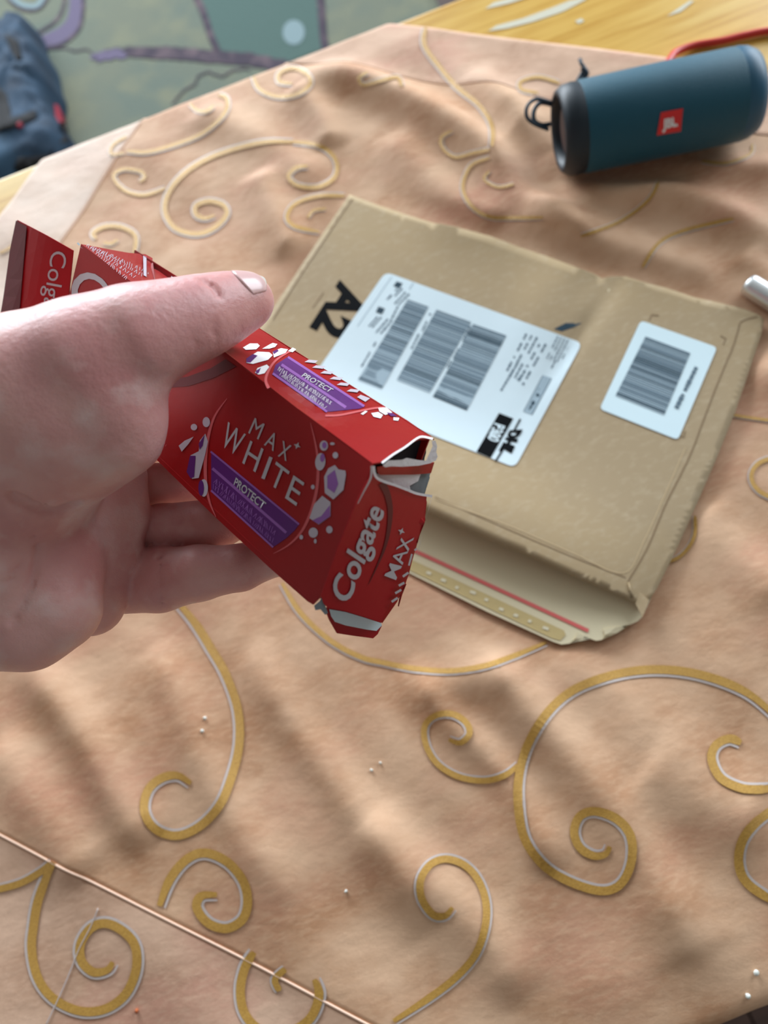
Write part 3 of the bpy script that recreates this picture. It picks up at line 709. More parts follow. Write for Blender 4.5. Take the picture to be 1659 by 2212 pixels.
def crumb(name, x, y, r, m, label, cat, group=None):
    bm = bmesh.new(); bmesh.ops.create_icosphere(bm, subdivisions=2, radius=r)
    rq = random.Random(int(x * 7 + y))
    for v in bm.verts: v.co *= rq.uniform(.7, 1.25)
    c = CS.hit(x, y, r * .8)
    for v in bm.verts: v.co += c
    o = bm_obj(name, bm, M[m], None, True); tag(o, label, cat, group)
crumb('lint_speck', 1632, 2100, .00125, 'lint', 'tiny white lint speck near the lower right corner of the cloth', 'lint')
crumb('lint_speck', 1614, 2150, .0012, 'lint', 'tiny white lint speck on the very edge of the table', 'lint')
for x, y, q in ((443, 1552, .0011), (437, 1580, .0010), (803, 1664, .0009), (822, 1648, .0007), (748, 1925, .0008)):
    crumb('lint_speck', x, y, q, 'lint', 'tiny pale lint speck on the lower middle of the peach cloth', 'lint', 'pale lint specks on the cloth')
tv, tf = tube_mesh([CS.hit(p.x, p.y, .0006) for p in smooth_path([(213, 1962, 0), (196, 2004, 0), (172, 2050, 0), (148, 2110, 0), (126, 2160, 0), (100, 2215, 0)], 5)], .00035, 6)
tag(mesh_obj('loose_thread', tv, tf, M['silver'], None, True), 'fine whitish loose thread lying across the cloth border at the bottom left', 'thread')
crumb('crumb', 297, 2183, .0011, 'rust', 'tiny orange-brown crumb on the cloth band at the bottom left', 'crumb')

# ------------------------------------------------------------------ denim garment on the rug
den = thing('denim_garment', 'crumpled dark blue denim garment heaped on the rug at the upper left', 'clothing', (-0.5, 1.9, 0.012))
outl = [(-150, 110), (-60, 80), (0, 65), (30, 52), (58, 36), (80, 62), (92, 100), (104, 135), (112, 175), (122, 205), (118, 240), (128, 275), (140, 310), (165, 325), (150, 370), (110, 400), (0, 460), (-150, 480)]
outw = [at(x + (8 if x > 100 else 0), y, 0.045) for x, y in outl]
cx = sum(p.x for p in outw) / len(outw); cy = sum(p.y for p in outw) / len(outw)
vs, fs = [], []; NR, NS = 26, 110
sp_ = smooth_path([tuple(p) for p in outw], 8, True); NS = len(sp_)
for j in range(NR):
    t = j / (NR - 1)
    for k in range(NS):
        p = sp_[k]; q = Vector((cx + (p.x - cx) * t, cy + (p.y - cy) * t, 0))
        prof = (1 - t ** 8)
        hgt = 0.013 + 0.10 * prof
        wr = 0.035 * noise.noise(Vector((q.x * 9 + q.y * 5, q.y * 6, 1.3))) + 0.018 * abs(noise.noise(Vector((q.x * 22, q.y * 17, 4.1)))) + 0.008 * noise.noise(q * 45)
        vs.append((q.x, q.y, max(0.0135, hgt + wr * prof)))
for j in range(NR - 1):
    for k in range(NS): fs.append((j * NS + k, (j + 1) * NS + k, (j + 1) * NS + (k + 1) % NS, j * NS + (k + 1) % NS))
mesh_obj('crumpled_denim', vs, fs, M['denim'], den, True)
GS = Surf(vs, fs)
def gpart(name, poly, m, t=.006): return sheet(name, poly, GS, M[m], den, t, .004, 20, True)
gpart('dark_lining', [(12, 75), (40, 90), (48, 128), (38, 132), (22, 110)], 'black_cloth')
gpart('dark_lining', [(-5, 185), (15, 205), (26, 258), (60, 245), (78, 240), (80, 258), (40, 272), (20, 280), (-5, 285)], 'black_cloth')
gpart('dark_lining', [(30, 365), (40, 340), (110, 335), (120, 342), (60, 350), (45, 372)], 'black_cloth')
gpart('red_tab', [(36, 270), (46, 266), (50, 274), (42, 280)], 'crimson')
gpart('dark_lining', [(132, 275), (148, 268), (156, 290), (150, 304), (138, 296)], 'black_cloth')
gpart('red_lining', [(116, 226), (122, 228), (140, 262), (138, 278), (128, 272), (118, 246)], 'crimson')
gpart('seam_ridge', strip_polys([(40, 150), (62, 148), (82, 140), (104, 122)], 5, 3)[0] , 'denim', .003)

# ------------------------------------------------------------------ toothpaste carton
box = thing('toothpaste_carton', 'torn-open glossy red toothpaste carton held in the hand', 'box', dp(500, 850, .27))
FTR, FTL, FBR, BTR, BTL = dp(805, 1001, .220), dp(175, 527, .310), dp(686, 1310, .235), dp(945, 952, .245), dp(292, 540, .335)
FBL = FTL + (FBR - FTR) * 1.0
BBR = dp(826, 1347, .260); BBL = BTL + (BBR - BTR)
FP = patch(FTL, FTR, FBR, FBL, lambda u, v: -0.0010 * math.exp(-((u - .75) / .12) ** 2) * math.sin(math.pi * min(max(v, 0), 1)))
TP = patch(FTL, FTR, BTR, BTL, lambda u, v: -0.0028 * math.exp(-((u - .80) / .05) ** 2) * math.exp(-((v - .3) / .35) ** 2) - .002 * math.exp(-((u - .16) / .1) ** 2) * math.exp(-((v - .9) / .4) ** 2), n=60)
EP = patch(FTR, BTR, BBR, FBR, lambda u, v: 0.0008)
NE = (FTR - FTL).normalized()
EPi = patch(FTR - NE * .002, BTR - NE * .002, BBR - NE * .002, FBR - NE * .002)
EPd = patch(FTR - NE * .006, BTR - NE * .006, BBR - NE * .006, FBR - NE * .006)
# front panel: bottom edge in pixels follows the visible line
def ip(p):
    q = RM.transposed() @ (p - CAM); return (829.5 + FPX * q.x / -q.z, 1106 - FPX * q.y / -q.z)
fbl = ip(FBL); print('FBL px', fbl)
sheet('front_panel', [(175, 527), (330, 643), (490, 763), (640, 880), (720, 938), (805, 1001), (790, 1040), (770, 1086), (730, 1185), (694, 1288), (676, 1306), (664, 1299), (585, 1229), (467, 1119), (350, 1005), fbl], FP, M['red'], box, .0005)
sheet('top_panel', [(175, 527), (330, 643), (490, 763), (640, 880), (720, 938), (805, 1001), (822, 998), (838, 991), (862, 973), (885, 957), (905, 948), (928, 947), (938, 948), (880, 908), (800, 858), (720, 808), (640, 762), (560, 710), (470, 652), (398, 603), (345, 566), (314, 549), (278, 546), (243, 540)], TP, M['red'], box, .0005)
def quadsheet(name, a, b, c, d, m, t=.0005):
    o = mesh_obj(name, [a, b, c, d], [(0, 1, 2, 3)], M[m], box); m_ = o.modifiers.new('thickness', 'SOLIDIFY'); m_.thickness = t; m_.offset = 0
BBc = BTR.lerp(BBR, .92) - NE * .009
quadsheet('back_panel', BTL, BTR - NE * .003, BBc, BBL, 'red')
quadsheet('bottom_panel', FBL, FBR - NE * .004, BBc, BBL, 'red')
quadsheet('inner_shade_sheet', BTL + (FTL - BTL) * .3 + (FBL - FTL) * .15, BTR + (FTR - BTR) * .1 - NE * .008 + (FBR - FTR) * .04, BBR + (FBR - BBR) * .1 - NE * .008, BBL + (FBL - BBL) * .3, 'shade_in')  # added dark sheet, painted shade for the hollow inside
# end flap with the lettering
flap = [(806, 1012), (796, 1036), (770, 1086), (730, 1185), (694, 1288), (699, 1304), (708, 1313), (745, 1320), (782, 1331), (822, 1344), (850, 1288), (884, 1205), (915, 1128), (936, 1082), (943, 1073), (922, 1072), (895, 1064), (865, 1053), (835, 1043), (815, 1031)]
sheet('end_flap', flap, EP, M['red_flap'], box, .0005)
sheet('end_flap_side', [(943, 1073), (950, 1068), (944, 1092), (925, 1145), (893, 1222), (858, 1300), (826, 1346), (822, 1344), (850, 1288), (884, 1205), (915, 1128)], EP, M['red'], box, .0005)
decal('torn_edge', strip_polys([(804, 1005), (808, 1026), (822, 1037), (852, 1047), (880, 1058), (898, 1065), (925, 1070), (940, 1071), (952, 1061), (960, 1046), (966, 1038)], 5.5, 3), EP, M['white_in'], box, .0005)
sheet('torn_corner', [(941, 1072), (952, 1062), (960, 1047), (967, 1041), (966, 1052), (955, 1066), (945, 1078)], EPi, M['purple_lt'], box, .0005)
decal('torn_edge', strip_polys([(799, 1004), (797, 1030), (782, 1060), (769, 1086)], 5, 3, lambda u: 1.1 - .8 * u), EP, M['silver_print'], box, .0007)
sheet('tuck_strip', [(809, 1006), (826, 1004), (864, 1005), (900, 1003), (933, 997), (926, 1020), (888, 1023), (816, 1023), (810, 1018)], EPi, M['red'], box, .0004, .0010)
sheet('inner_flap_and_shade', [(806, 1020), (888, 1021), (926, 1018), (936, 1000), (953, 1012), (947, 1032), (947, 1064), (930, 1074), (890, 1066), (820, 1044)], EPi, M['grey_in'], box, .0004)
sheet('inner_flap_and_shade', [(808, 1022), (888, 1022), (906, 1022), (900, 1038), (882, 1048), (884, 1060), (864, 1056), (815, 1036)], EPi, M['white_in'], box, .0004, .0006)
sheet('inner_flap_and_shade', [(836, 1000), (850, 982), (880, 962), (915, 944), (932, 944), (938, 996), (900, 1004)], EPd, M['shade_in'], box, .0004)  # not a flap: dark sheet painting the shade behind the torn hole
sheet('side_rim', [(936, 962), (944, 968), (954, 990), (957, 1010), (948, 1014), (942, 1000), (934, 990)], EPd, M['red'], box, .0005)
decal('torn_edge', [[(822, 1003), (834, 992), (848, 992), (864, 991), (874, 987), (900, 992), (916, 993), (928, 990), (930, 962), (928, 951), (936, 950), (940, 962), (938, 974), (941, 985), (937, 993), (925, 999), (900, 1004), (864, 1006), (840, 1005), (828, 1007)]], EP, M['white_in'], box, .0008, 12)
decal('torn_edge', strip_polys([(824, 1003), (848, 985), (874, 969), (898, 951), (912, 946), (934, 951)], 4.5, 3), TP, M['white_in'], box, .0005)
decal('torn_edge', [[(694, 1284), (688, 1296), (676, 1306), (679, 1316), (690, 1314), (700, 1326), (706, 1322), (701, 1308), (697, 1296)]], patch(FTR, BTR, BBR, FBR, ext=.3), M['grey_in'], box, .0006)
sheet('bottom_tab', [(704, 1320), (712, 1340), (728, 1368), (760, 1373), (806, 1379), (816, 1370), (825, 1352), (822, 1340), (780, 1328), (708, 1312)], patch(FTR - NE * .003, BTR - NE * .003, BBR - NE * .003, FBR - NE * .003, ext=.4), M['red_flap'], box, .0005)
decal('glue_patch', [[(710, 1315), (745, 1321), (782, 1332), (822, 1345), (824, 1350), (812, 1362), (790, 1359), (745, 1350), (722, 1342), (714, 1330)]], patch(FTR - NE * .003, BTR - NE * .003, BBR - NE * .003, FBR - NE * .003, ext=.4), M['label'], box, .0003)
# left end flap, open
lf = [(37, 475), (100, 508), (158, 541), (150, 620), (140, 760), (60, 760), (-2, 700), (5, 655), (20, 560)]
LP = patch(dp(37, 475, .330), dp(162, 538, .312), dp(100, 900, .34), dp(-20, 850, .35), lambda u, v: .004 * math.sin(math.pi * u), ext=.3)
sheet('end_flap', lf, LP, M['red_flap'], box, .0005)
decal('flap_edge_print', [[(37, 477), (60, 490), (40, 720), (0, 700), (10, 640), (24, 540)]], LP, M['maroon'], box, .0005)
T('printed_letters', 'Colgate', (112, 541), (88, 700), (120, 708), (147, 546), LP, 'silver_print', box, bold=.0)
decal('torn_edge', strip_polys([(152, 550), (160, 540), (170, 530)], 7, 3), TP, M['grey_in'], box, .0008)
# ---- front print
def Z5(pts): return [(400 + x / 4.608, 850 + y / 4.608) for x, y in pts]
def each(name, polys, S_, m, off, ml):
    if name.startswith('hexagon') or name in ('printed_letter_stroke', 'banner_line'):
        for p in polys: decal(name, [p], S_, M[m], box, off, ml)
    else:
        o = decal(name, polys, S_, M[m], box, off, ml)
        if name == 'small_print': o['kind'] = 'stuff'
def fp(name, polys, m, off=.00015): return each(name, polys, FP, m, off, 40)
fp('arc_line', strip_polys(Z5([(420, 50), (300, 220), (235, 420), (205, 650), (210, 900), (250, 1090), (310, 1230)]), 6, 5, lambda u: .2 + 1.0 * math.sin(math.pi * u)), 'pink_line')
fp('arc_line', strip_polys(Z5([(1250, 290), (1290, 450), (1322, 640), (1325, 830), (1300, 1020), (1240, 1220), (1150, 1390), (1030, 1510), (880, 1595)]), 6, 5, lambda u: .15 + 1.0 * math.sin(math.pi * u)), 'pink_line')
fp('banner', [Z5([(262, 590), (1132, 1310), (1095, 1360), (1010, 1440), (890, 1522), (262, 955)])], 'purple')
fp('banner_line', [lineseg(*Z5([(258, 578), (1138, 1303)]), 4), lineseg(*Z5([(262, 965), (880, 1530)]), 4), lineseg(*Z5([(275, 745), (1010, 1385)]), 6)], 'purple_lt', .0002)
q = Z5([(488, 905), (778, 1158), (815, 1090), (512, 835)]); T('printed_letters', 'PROTECT', q[0], q[1], q[2], q[3], FP, 'silver_print', box, bold=.02, off=.0003)
r9 = random.Random(8)
def hatch(a, b, up, n, wd=1.3):
    out = []
    a = Vector(a); b = Vector(b); up = Vector(up)
    for k in range(n):
        p = a + (b - a) * ((k + r9.uniform(-.3, .3)) / n); sgn = r9.choice([0, .35, -.35]); dd = (b - a).normalized() * up.length * sgn
        out.append(lineseg(p, p + up * r9.uniform(.7, 1.0) + dd, wd))
    return out
fp('small_print', hatch(*Z5([(290, 890), (900, 1420)]), (5, -14), 42) + hatch(*Z5([(285, 950), (880, 1495)]), (4, -11), 46, 1.1), 'purple_lt', .00025)
for ch, q in (('W', [(350, 508), (528, 632), (614, 402), (436, 276)]), ('H', [(574, 690), (706, 785), (790, 548), (658, 462)]), ('I', [(764, 842), (797, 856), (880, 634), (847, 620)]),
              ('T', [(832, 890), (960, 985), (1050, 772), (916, 670)]), ('E', [(1000, 1040), (1112, 1120), (1198, 885), (1088, 808)]),
              ('M', [(634, 392), (736, 460), (800, 302), (702, 238)]), ('A', [(790, 512), (885, 576), (945, 425), (850, 360)]), ('X', [(928, 622), (1014, 676), (1070, 520), (976, 462)])):
    q = Z5(q); T('printed_letters', ch, q[0], q[1], q[2], q[3], FP, 'silver_print', box, off=.0003, bold=.0)
def star(c, r): return [(c[0] + r * (1 if k % 2 == 0 else .4) * math.cos(k * math.pi / 4 + .4), c[1] + r * (1 if k % 2 == 0 else .4) * math.sin(k * math.pi / 4 + .4)) for k in range(8)]
fp('star_print', [star(Z5([(1122, 520)])[0], 8)], 'silver_print', .0003)
fp('hexagon', [Z5([(1388, 830), (1430, 745), (1495, 712), (1530, 755), (1600, 768), (1605, 810), (1580, 960), (1480, 1055), (1395, 990)]), Z5([(1370, 1018), (1452, 1080), (1452, 1220), (1335, 1305), (1242, 1240), (1290, 1100)]),
               ell(*Z5([(1350, 680)])[0], 11, 19, .1), ell(*Z5([(1385, 520)])[0], 9, 11), ell(*Z5([(1500, 615)])[0], 6, 7), ell(*Z5([(1280, 1385)])[0], 10, 11), ell(*Z5([(1440, 1355)])[0], 7, 8), ell(*Z5([(1160, 1430)])[0], 4, 5), ell(*Z5([(1275, 930)])[0], 4, 5), ell(*Z5([(1300, 1470)])[0], 3, 5), ell(*Z5([(1470, 500)])[0], 5, 3)], 'hexa', .00022)
fp('hexagon_shade', [Z5([(1420, 820), (1495, 760), (1530, 900), (1490, 990), (1420, 940)]), Z5([(1445, 1110), (1450, 1220), (1335, 1300), (1270, 1262), (1360, 1220)]), ell(*Z5([(1372, 640)])[0], 5, 9, .1), ell(*Z5([(1392, 515)])[0], 5, 7)], 'purple_lt', .00027)
fp('hexagon', [ell(*Z5([(215, 285)])[0], 8, 11), ell(*Z5([(92, 335)])[0], 7, 7), Z5([(205, 400), (232, 480), (205, 600), (140, 840), (75, 850), (20, 780), (60, 615), (140, 575), (150, 470)]), ell(*Z5([(190, 940)])[0], 9, 19), Z5([(-60, 520), (0, 470), (90, 430), (40, 500), (-30, 580)])], 'hexa', .00022)
fp('hexagon_shade', [Z5([(20, 780), (55, 620), (110, 620), (95, 830), (60, 845)]), Z5([(140, 500), (200, 410), (180, 520), (150, 560)]), ell(*Z5([(165, 940)])[0], 6, 17)], 'purple', .00027)
fp('swoosh', [[(340, 822), (357, 820), (405, 814), (455, 796), (488, 776), (512, 792), (463, 816), (409, 834), (359, 838), (340, 838)]], 'maroon')
T('printed_letters', 'Colgate', (138, 640), (362, 808), (386, 757), (186, 568), FP, 'silver_print', box, bold=.005)
fp('small_print', hatch((330, 935), (362, 968), (3, -6), 10, 1), 'pink_line', .0002)
# ---- top print
def Z6(pts): return [(480 + x / 3.95, 700 + y / 3.95) for x, y in pts]
def tp(name, polys, m, off=.00015): return each(name, polys, TP, m, off, 30)
tp('banner', [Z6([(555, 285), (1215, 708), (1170, 725), (905, 752), (430, 425), (455, 350)])], 'purple')
tp('banner_line', [lineseg(*Z6([(560, 285), (1210, 705)]), 5), lineseg(*Z6([(430, 425), (895, 752)]), 5), lineseg(*Z6([(505, 350), (1055, 715)]), 6)], 'purple_lt', .0002)
q = Z6([(672, 452), (915, 590), (950, 562), (705, 422)]); T('printed_letters', 'PROTECT', q[0], q[1], q[2], q[3], TP, 'silver_print', box, bold=.02, off=.0003)
tp('small_print', hatch(*Z6([(470, 400), (930, 700)]), (5, -9), 44, 1.4) + hatch(*Z6([(490, 445), (880, 735)]), (5, -8), 38, 1.2), 'hexa', .00025)
tp('arc_line', strip_polys(Z6([(395, 550), (370, 480), (400, 390), (460, 310), (560, 245), (620, 225)]), 6, 5, lambda u: 1.1 - .6 * u), 'pink_line')
tp('arc_line', strip_polys(Z6([(880, 785), (1000, 780), (1150, 750), (1290, 722), (1380, 715)]), 4, 5), 'pink_line')
tp('hexagon', [Z6([(175, 205), (235, 170), (300, 170), (320, 190), (290, 220), (200, 225)]), Z6([(205, 300), (300, 240), (400, 245), (430, 270), (390, 310), (260, 345), (205, 335)]), Z6([(280, 420), (300, 380), (380, 350), (400, 370), (360, 425), (310, 436)]), Z6([(340, 215), (400, 180), (430, 165), (470, 175), (450, 200), (400, 215)]), Z6([(430, 240), (500, 210), (560, 220), (540, 250), (440, 290)]), Z6([(560, 235), (600, 205), (630, 220), (600, 245)]),
               Z6([(1330, 720), (1400, 715), (1450, 760), (1390, 780), (1340, 750)]), Z6([(1270, 765), (1330, 755), (1370, 780), (1350, 810), (1290, 795)]), Z6([(1460, 800), (1510, 805), (1500, 830), (1460, 825)]), Z6([(1180, 770), (1220, 745), (1240, 750), (1200, 780)])], 'white', .00022)
tp('hexagon_shade', [Z6([(205, 300), (260, 262), (300, 275), (240, 335), (206, 333)]), Z6([(285, 405), (330, 378), (310, 425), (290, 428)]), Z6([(430, 240), (470, 222), (480, 235), (440, 262)]), Z6([(1400, 760), (1450, 765), (1490, 790), (1440, 792)])], 'purple', .00027)
for k, ch in enumerate('WHITE'):
    pass
sl = []
for (x, y) in ((700, 330), (765, 378), (835, 425), (915, 475), (975, 525), (1060, 580)): sl.append(Z6([(x, y), (x + 35, y - 20), (x + 115, y - 12), (x + 90, y + 10)]))
sl.append(Z6([(1150, 630), (1180, 610), (1260, 640), (1220, 670)]))
tp('printed_letter_stroke', sl, 'hexa', .0003)
tp('small_print', sum([hatch((186 + k * 9, 533 + k * 4), (275 + k * 17, 608 - k * 4), (4, -7), 22, 1.0) for k in range(4)], []), 'hexa', .0002)
tp('printed_letter_stroke', [[(309, 552), (322, 550), (328, 554), (316, 556)], [(370, 592), (376, 588), (396, 601), (388, 604)]], 'hexa', .0003)
# ---- end flap print
def Z7(pts): return [(640 + x / 4.608, 930 + y / 4.608) for x, y in pts]
q = Z7([(505, 1735), (872, 800), (700, 690), (318, 1600)])
T('printed_letters', 'Colgate', q[0], q[1], q[2], q[3], EP, 'silver_print', box, bold=.022, off=.0003, cap=.73)
q = Z7([(985, 1485), (1165, 1062), (1040, 1060), (868, 1440)]); T('printed_letters', 'MAX', q[0], q[1], q[2], q[3], EP, 'silver_print', box, bold=.008, off=.0003)
decal('star_print', [star(Z7([(1040, 1000)])[0], 8)], EP, M['silver_print'], box, .0003)
decal('swoosh', strip_polys(Z7([(850, 520), (905, 640), (932, 800), (915, 1000), (870, 1180), (800, 1350), (715, 1530)]), 14, 5, lambda u: 1.15 - 1.1 * u), EP, M['maroon'], box, .0002)
decal('printed_letter_stroke', [lineseg(*Z7([(1290, 885), (1255, 960)]), 5), lineseg(*Z7([(1175, 1160), (1150, 1180)]), 4), lineseg(*Z7([(1125, 1215), (1095, 1330)]), 4), lineseg(*Z7([(1090, 1400), (1035, 1440)]), 5), lineseg(*Z7([(1050, 1500), (995, 1530)]), 5), lineseg(*Z7([(1020, 1570), (960, 1605)]), 5), lineseg(*Z7([(985, 1650), (925, 1690)]), 5)], EP, M['silver_print'], box, .0012)

# ------------------------------------------------------------------ hand (one continuous surface from a blended distance field)
hand_t = thing('person', "bare left hand of a person gripping the red carton", 'person', dp(100, 1000, .27))
def sph(x, y, d, r): return (np.array(dp(x, y, d)), r * d / FPX)
GROUPS = []   # (blend inside group, chains)
def chain(*s): return [sph(*q) for q in s]
GROUPS.append((.005, [
    chain((535, 650, .260, 57), (500, 660, .257, 64), (452, 678, .252, 76), (405, 694, .247, 84), (350, 712, .243, 93), (290, 735, .240, 112), (190, 790, .240, 142), (60, 850, .243, 165), (-120, 900, .252, 175)),
    chain((215, 870, .243, 138), (130, 905, .246, 168), (60, 930, .252, 180), (-120, 980, .26, 180)),
    chain((300, 820, .241, 52), (240, 920, .247, 110), (190, 960, .252, 112)),
]))
GROUPS.append((.004, [
    chain((130, 1170, .280, 58), (134, 1240, .272, 76), (118, 1310, .268, 94), (60, 1342, .268, 102), (-100, 1330, .272, 130)),
    chain((20, 1150, .270, 80), (0, 1220, .266, 100), (-100, 1200, .270, 150)),
]))
GROUPS.append((.004, [
    chain((250, 1030, .298, 66), (240, 1110, .295, 76), (224, 1200, .292, 75), (196, 1300, .288, 74)),
    chain((120, 1100, .312, 120), (60, 1200, .305, 150), (-60, 1150, .295, 190)),
    chain((240, 980, .318, 75), (120, 1000, .32, 100)),
]))
FING = [
    chain((230, 1258, .304, 70), (345, 1252, .300, 70), (430, 1238, .294, 60), (520, 1226, .292, 50), (600, 1200, .294, 42), (650, 1165, .290, 36)),       # little finger
    chain((250, 1165, .312, 52), (350, 1138, .308, 49), (470, 1130, .306, 54), (580, 1090, .306, 42), (650, 1020, .300, 38)),   # ring
    chain((250, 1075, .318, 52), (340, 1048, .320, 46), (450, 1040, .325, 46), (560, 1000, .325, 42), (640, 930, .315, 38)),   # middle
    chain((240, 990, .318, 50), (330, 950, .335, 46), (430, 900, .345, 44), (530, 850, .345, 42), (600, 800, .335, 36)),    # index
]
arm = [(np.array(dp(-60, 1060, .275)), .044), (np.array(dp(-380, 1080, .285)), .031), (np.array(dp(-700, 1150, .295)), .032), (np.array(dp(-1250, 1250, .30)), .040)]
allp = [s for g in GROUPS for c_ in g[1] for s in c_] + [s for c_ in FING for s in c_] + arm
lo_ = np.min([p - r for p, r in allp], 0) - .006; hi_ = np.max([p + r for p, r in allp], 0) + .006
VX = 0.00125
nx, ny, nz = [int(v) + 2 for v in (hi_ - lo_) / VX]
def cone_sd(P, a, ra, b, rb):
    ba = b - a; l2 = ba @ ba; pa = P - a
    h = np.clip((pa @ ba) / l2, 0, 1)
    d = np.sqrt(((pa - h[..., None] * ba) ** 2).sum(-1))
    return d - (ra + (rb - ra) * h)
def smin(a, b, k):
    h = np.clip(0.5 + 0.5 * (b - a) / k, 0, 1); return b + (a - b) * h - k * h * (1 - h)
D = np.full((nx, ny, nz), 0.05, np.float32)
def local(P0, P1, r, pad=.012):
    a = np.floor((np.minimum(P0, P1) - r - pad - lo_) / VX).astype(int); b = np.ceil((np.maximum(P0, P1) + r + pad - lo_) / VX).astype(int)
    return [slice(max(a[i], 0), min(b[i], (nx, ny, nz)[i])) for i in range(3)]
def add_chain(F, ch, k):
    for (a, ra), (b, rb) in zip(ch[:-1], ch[1:]):
        s = local(a, b, max(ra, rb))
        X = lo_[0] + np.arange(s[0].start, s[0].stop) * VX; Y = lo_[1] + np.arange(s[1].start, s[1].stop) * VX; Z = lo_[2] + np.arange(s[2].start, s[2].stop) * VX
        P = np.stack(np.meshgrid(X, Y, Z, indexing='ij'), -1)
        F[s[0], s[1], s[2]] = smin(F[s[0], s[1], s[2]], cone_sd(P, a, ra, b, rb), k)
first = True
for kk, chs in GROUPS:
    F = np.full((nx, ny, nz), 0.05, np.float32)
    for c_ in chs: add_chain(F, c_, kk)
    D = smin(D, F, .0007)
F = np.full((nx, ny, nz), 0.05, np.float32)
for c_ in FING: 
    F2 = np.full((nx, ny, nz), 0.05, np.float32); add_chain(F2, c_, .002); F = smin(F, F2, .0009)
D = smin(D, F, .0007)
F = np.full((nx, ny, nz), 0.05, np.float32); add_chain(F, arm, .01); D = smin(D, F, .02)
# creases carved in: polyline of points on the surface
def groove(pts, r, depth):
    P = smooth_path(pts, 5)
    for p in P:
        p = np.array(p); s = local(p, p, r, .002)
        X = lo_[0] + np.arange(s[0].start, s[0].stop) * VX; Y = lo_[1] + np.arange(s[1].start, s[1].stop) * VX; Z = lo_[2] + np.arange(s[2].start, s[2].stop) * VX
        Q = np.stack(np.meshgrid(X, Y, Z, indexing='ij'), -1); d = np.sqrt(((Q - p) ** 2).sum(-1))
        D[s[0], s[1], s[2]] = np.maximum(D[s[0], s[1], s[2]], -(d - r) * 1.0 - (r - depth))
def surface_nets(D):
    S = D < 0
    c = [S[i:nx - 1 + i, j:ny - 1 + j, k:nz - 1 + k] for i in (0, 1) for j in (0, 1) for k in (0, 1)]
    cnt = sum(x.astype(np.int8) for x in c); act = (cnt > 0) & (cnt < 8)
    idx = -np.ones(act.shape, np.int64); A = np.argwhere(act); idx[act] = np.arange(len(A))
    acc = np.zeros((len(A), 3)); n = np.zeros(len(A))
    corners = [(i, j, k) for i in (0, 1) for j in (0, 1) for k in (0, 1)]
    for a in range(8):
        for b in range(a + 1, 8):
            ca, cb = np.array(corners[a]), np.array(corners[b])
            if np.abs(ca - cb).sum() != 1: continue
            da = D[tuple((A + ca).T)]; db = D[tuple((A + cb).T)]; m = (da < 0) != (db < 0)
            t = np.where(m, da / np.where(m, da - db, 1), 0)
            acc += np.where(m[:, None], ca + t[:, None] * (cb - ca), 0); n += m
    V = lo_ + (A + acc / n[:, None]) * VX
    Fc = []
    for ax_ in range(3):
        sl0 = [slice(1, -1)] * 3; sl0[ax_] = slice(0, -1); sl1 = [slice(1, -1)] * 3; sl1[ax_] = slice(1, None)
        s0 = S[tuple(sl0)]; s1 = S[tuple(sl1)]; e = np.argwhere(s0 != s1); 
        base = e + np.array([0 if k == ax_ else 1 for k in range(3)])
        o1, o2 = [(1, 2), (2, 0), (0, 1)][ax_]
        u = np.eye(3, dtype=int)[o1]; v = np.eye(3, dtype=int)[o2]
        q = np.stack([idx[tuple((base - u - v).T)], idx[tuple((base - v).T)], idx[tuple(base.T)], idx[tuple((base - u).T)]], -1)
        flip = s1[tuple(e.T)]; q[flip] = q[flip][:, ::-1]; Fc.append(q)
    return V, np.concatenate(Fc)
V0, F0 = surface_nets(D)
HS0 = Surf(V0, F0.tolist())
def hp(x, y, push=0.0): 
    return HS0.hit(x, y, -push)
groove([hp(444, 606), hp(452, 612), hp(462, 620), hp(472, 634)], .0022, .0013)
groove([hp(470, 742), hp(462, 720), hp(466, 700)], .002, .0008)
groove([hp(425, 752), hp(420, 730)], .002, .0006)
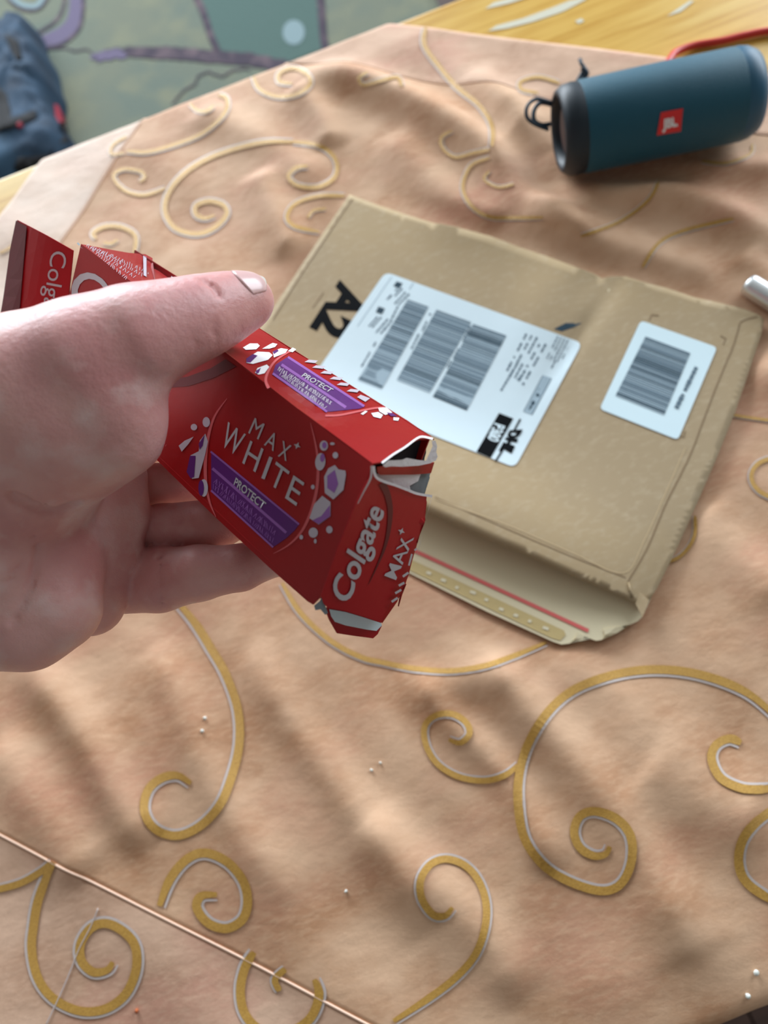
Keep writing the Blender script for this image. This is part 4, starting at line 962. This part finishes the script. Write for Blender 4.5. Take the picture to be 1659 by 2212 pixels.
groove([hp(30, 1075), hp(75, 1098), hp(118, 1106), hp(165, 1090)], .0034, .0024)
groove([hp(84, 1180), hp(74, 1240), hp(50, 1300), hp(26, 1345)], .0030, .0016)
groove([hp(20, 1260), hp(50, 1210), hp(75, 1160)], .003, .0010)
groove([hp(350, 1190), hp(346, 1250), hp(352, 1310)], .002, .0008)
V0, F0 = surface_nets(D)
hd = mesh_obj('hand', V0, F0.tolist(), M['skin'], hand_t, True)
sm_ = hd.modifiers.new('soften', 'SMOOTH'); sm_.factor = 0.5; sm_.iterations = 2
print('hand', len(V0), 'verts', nx, ny, nz)
HS = Surf(V0, F0.tolist())
# thumbnail: a curved plate lying on the skin
na = dp(535, 650, .260); nb = dp(452, 678, .252); tx = (na - nb).normalized()
tocam = (CAM - na); tocam = (tocam - tx * tocam.dot(tx)).normalized(); side_ = tx.cross(tocam)
if side_.dot(RM @ Vector((0, 1, 0))) < 0: side_ = -side_
vs, fs, tipf = [], [], []
NU, NV = 22, 20
for j in range(NV):
    for i in range(NU):
        s = -1 + 2 * j / (NV - 1); t = i / (NU - 1)
        wv = (1 - 0.25 * (1 - t) ** 3 * abs(s)) 
        th = math.radians(44) + s * math.radians(40) * (0.92 if t < .85 else 0.92 - .25 * ((t - .85) / .15) ** 2)
        L_ = -0.0052 + t * 0.0112 - 0.0022 * s * s * (1 if t > .5 else -1) * abs(2 * t - 1)
        dr = (tocam * math.cos(th) + side_ * math.sin(th))
        c0 = na + tx * L_
        h = HS.b.ray_cast(c0 + dr * .03, -dr, .05)
        rad = (h[0] - c0).length if h[0] else .0088
        edge = max(abs(s), 0)
        vs.append(c0 + dr * (max(rad, .0071 if t > .8 else rad) + .00030 - .0004 * edge ** 4 - (0.0005 if i == 0 else 0)))
fs = grid_faces(NU, NV)
nl = mesh_obj('thumbnail', vs, fs, M['nail'], hand_t, True); nl['label'] = 'glossy pinkish thumbnail'
solidify(nl, .0004, 0); nl.data.materials.append(M['nail_tip'])
for p in nl.data.polygons:
    if p.index % (NU - 1) >= NU - 3: p.material_index = 1
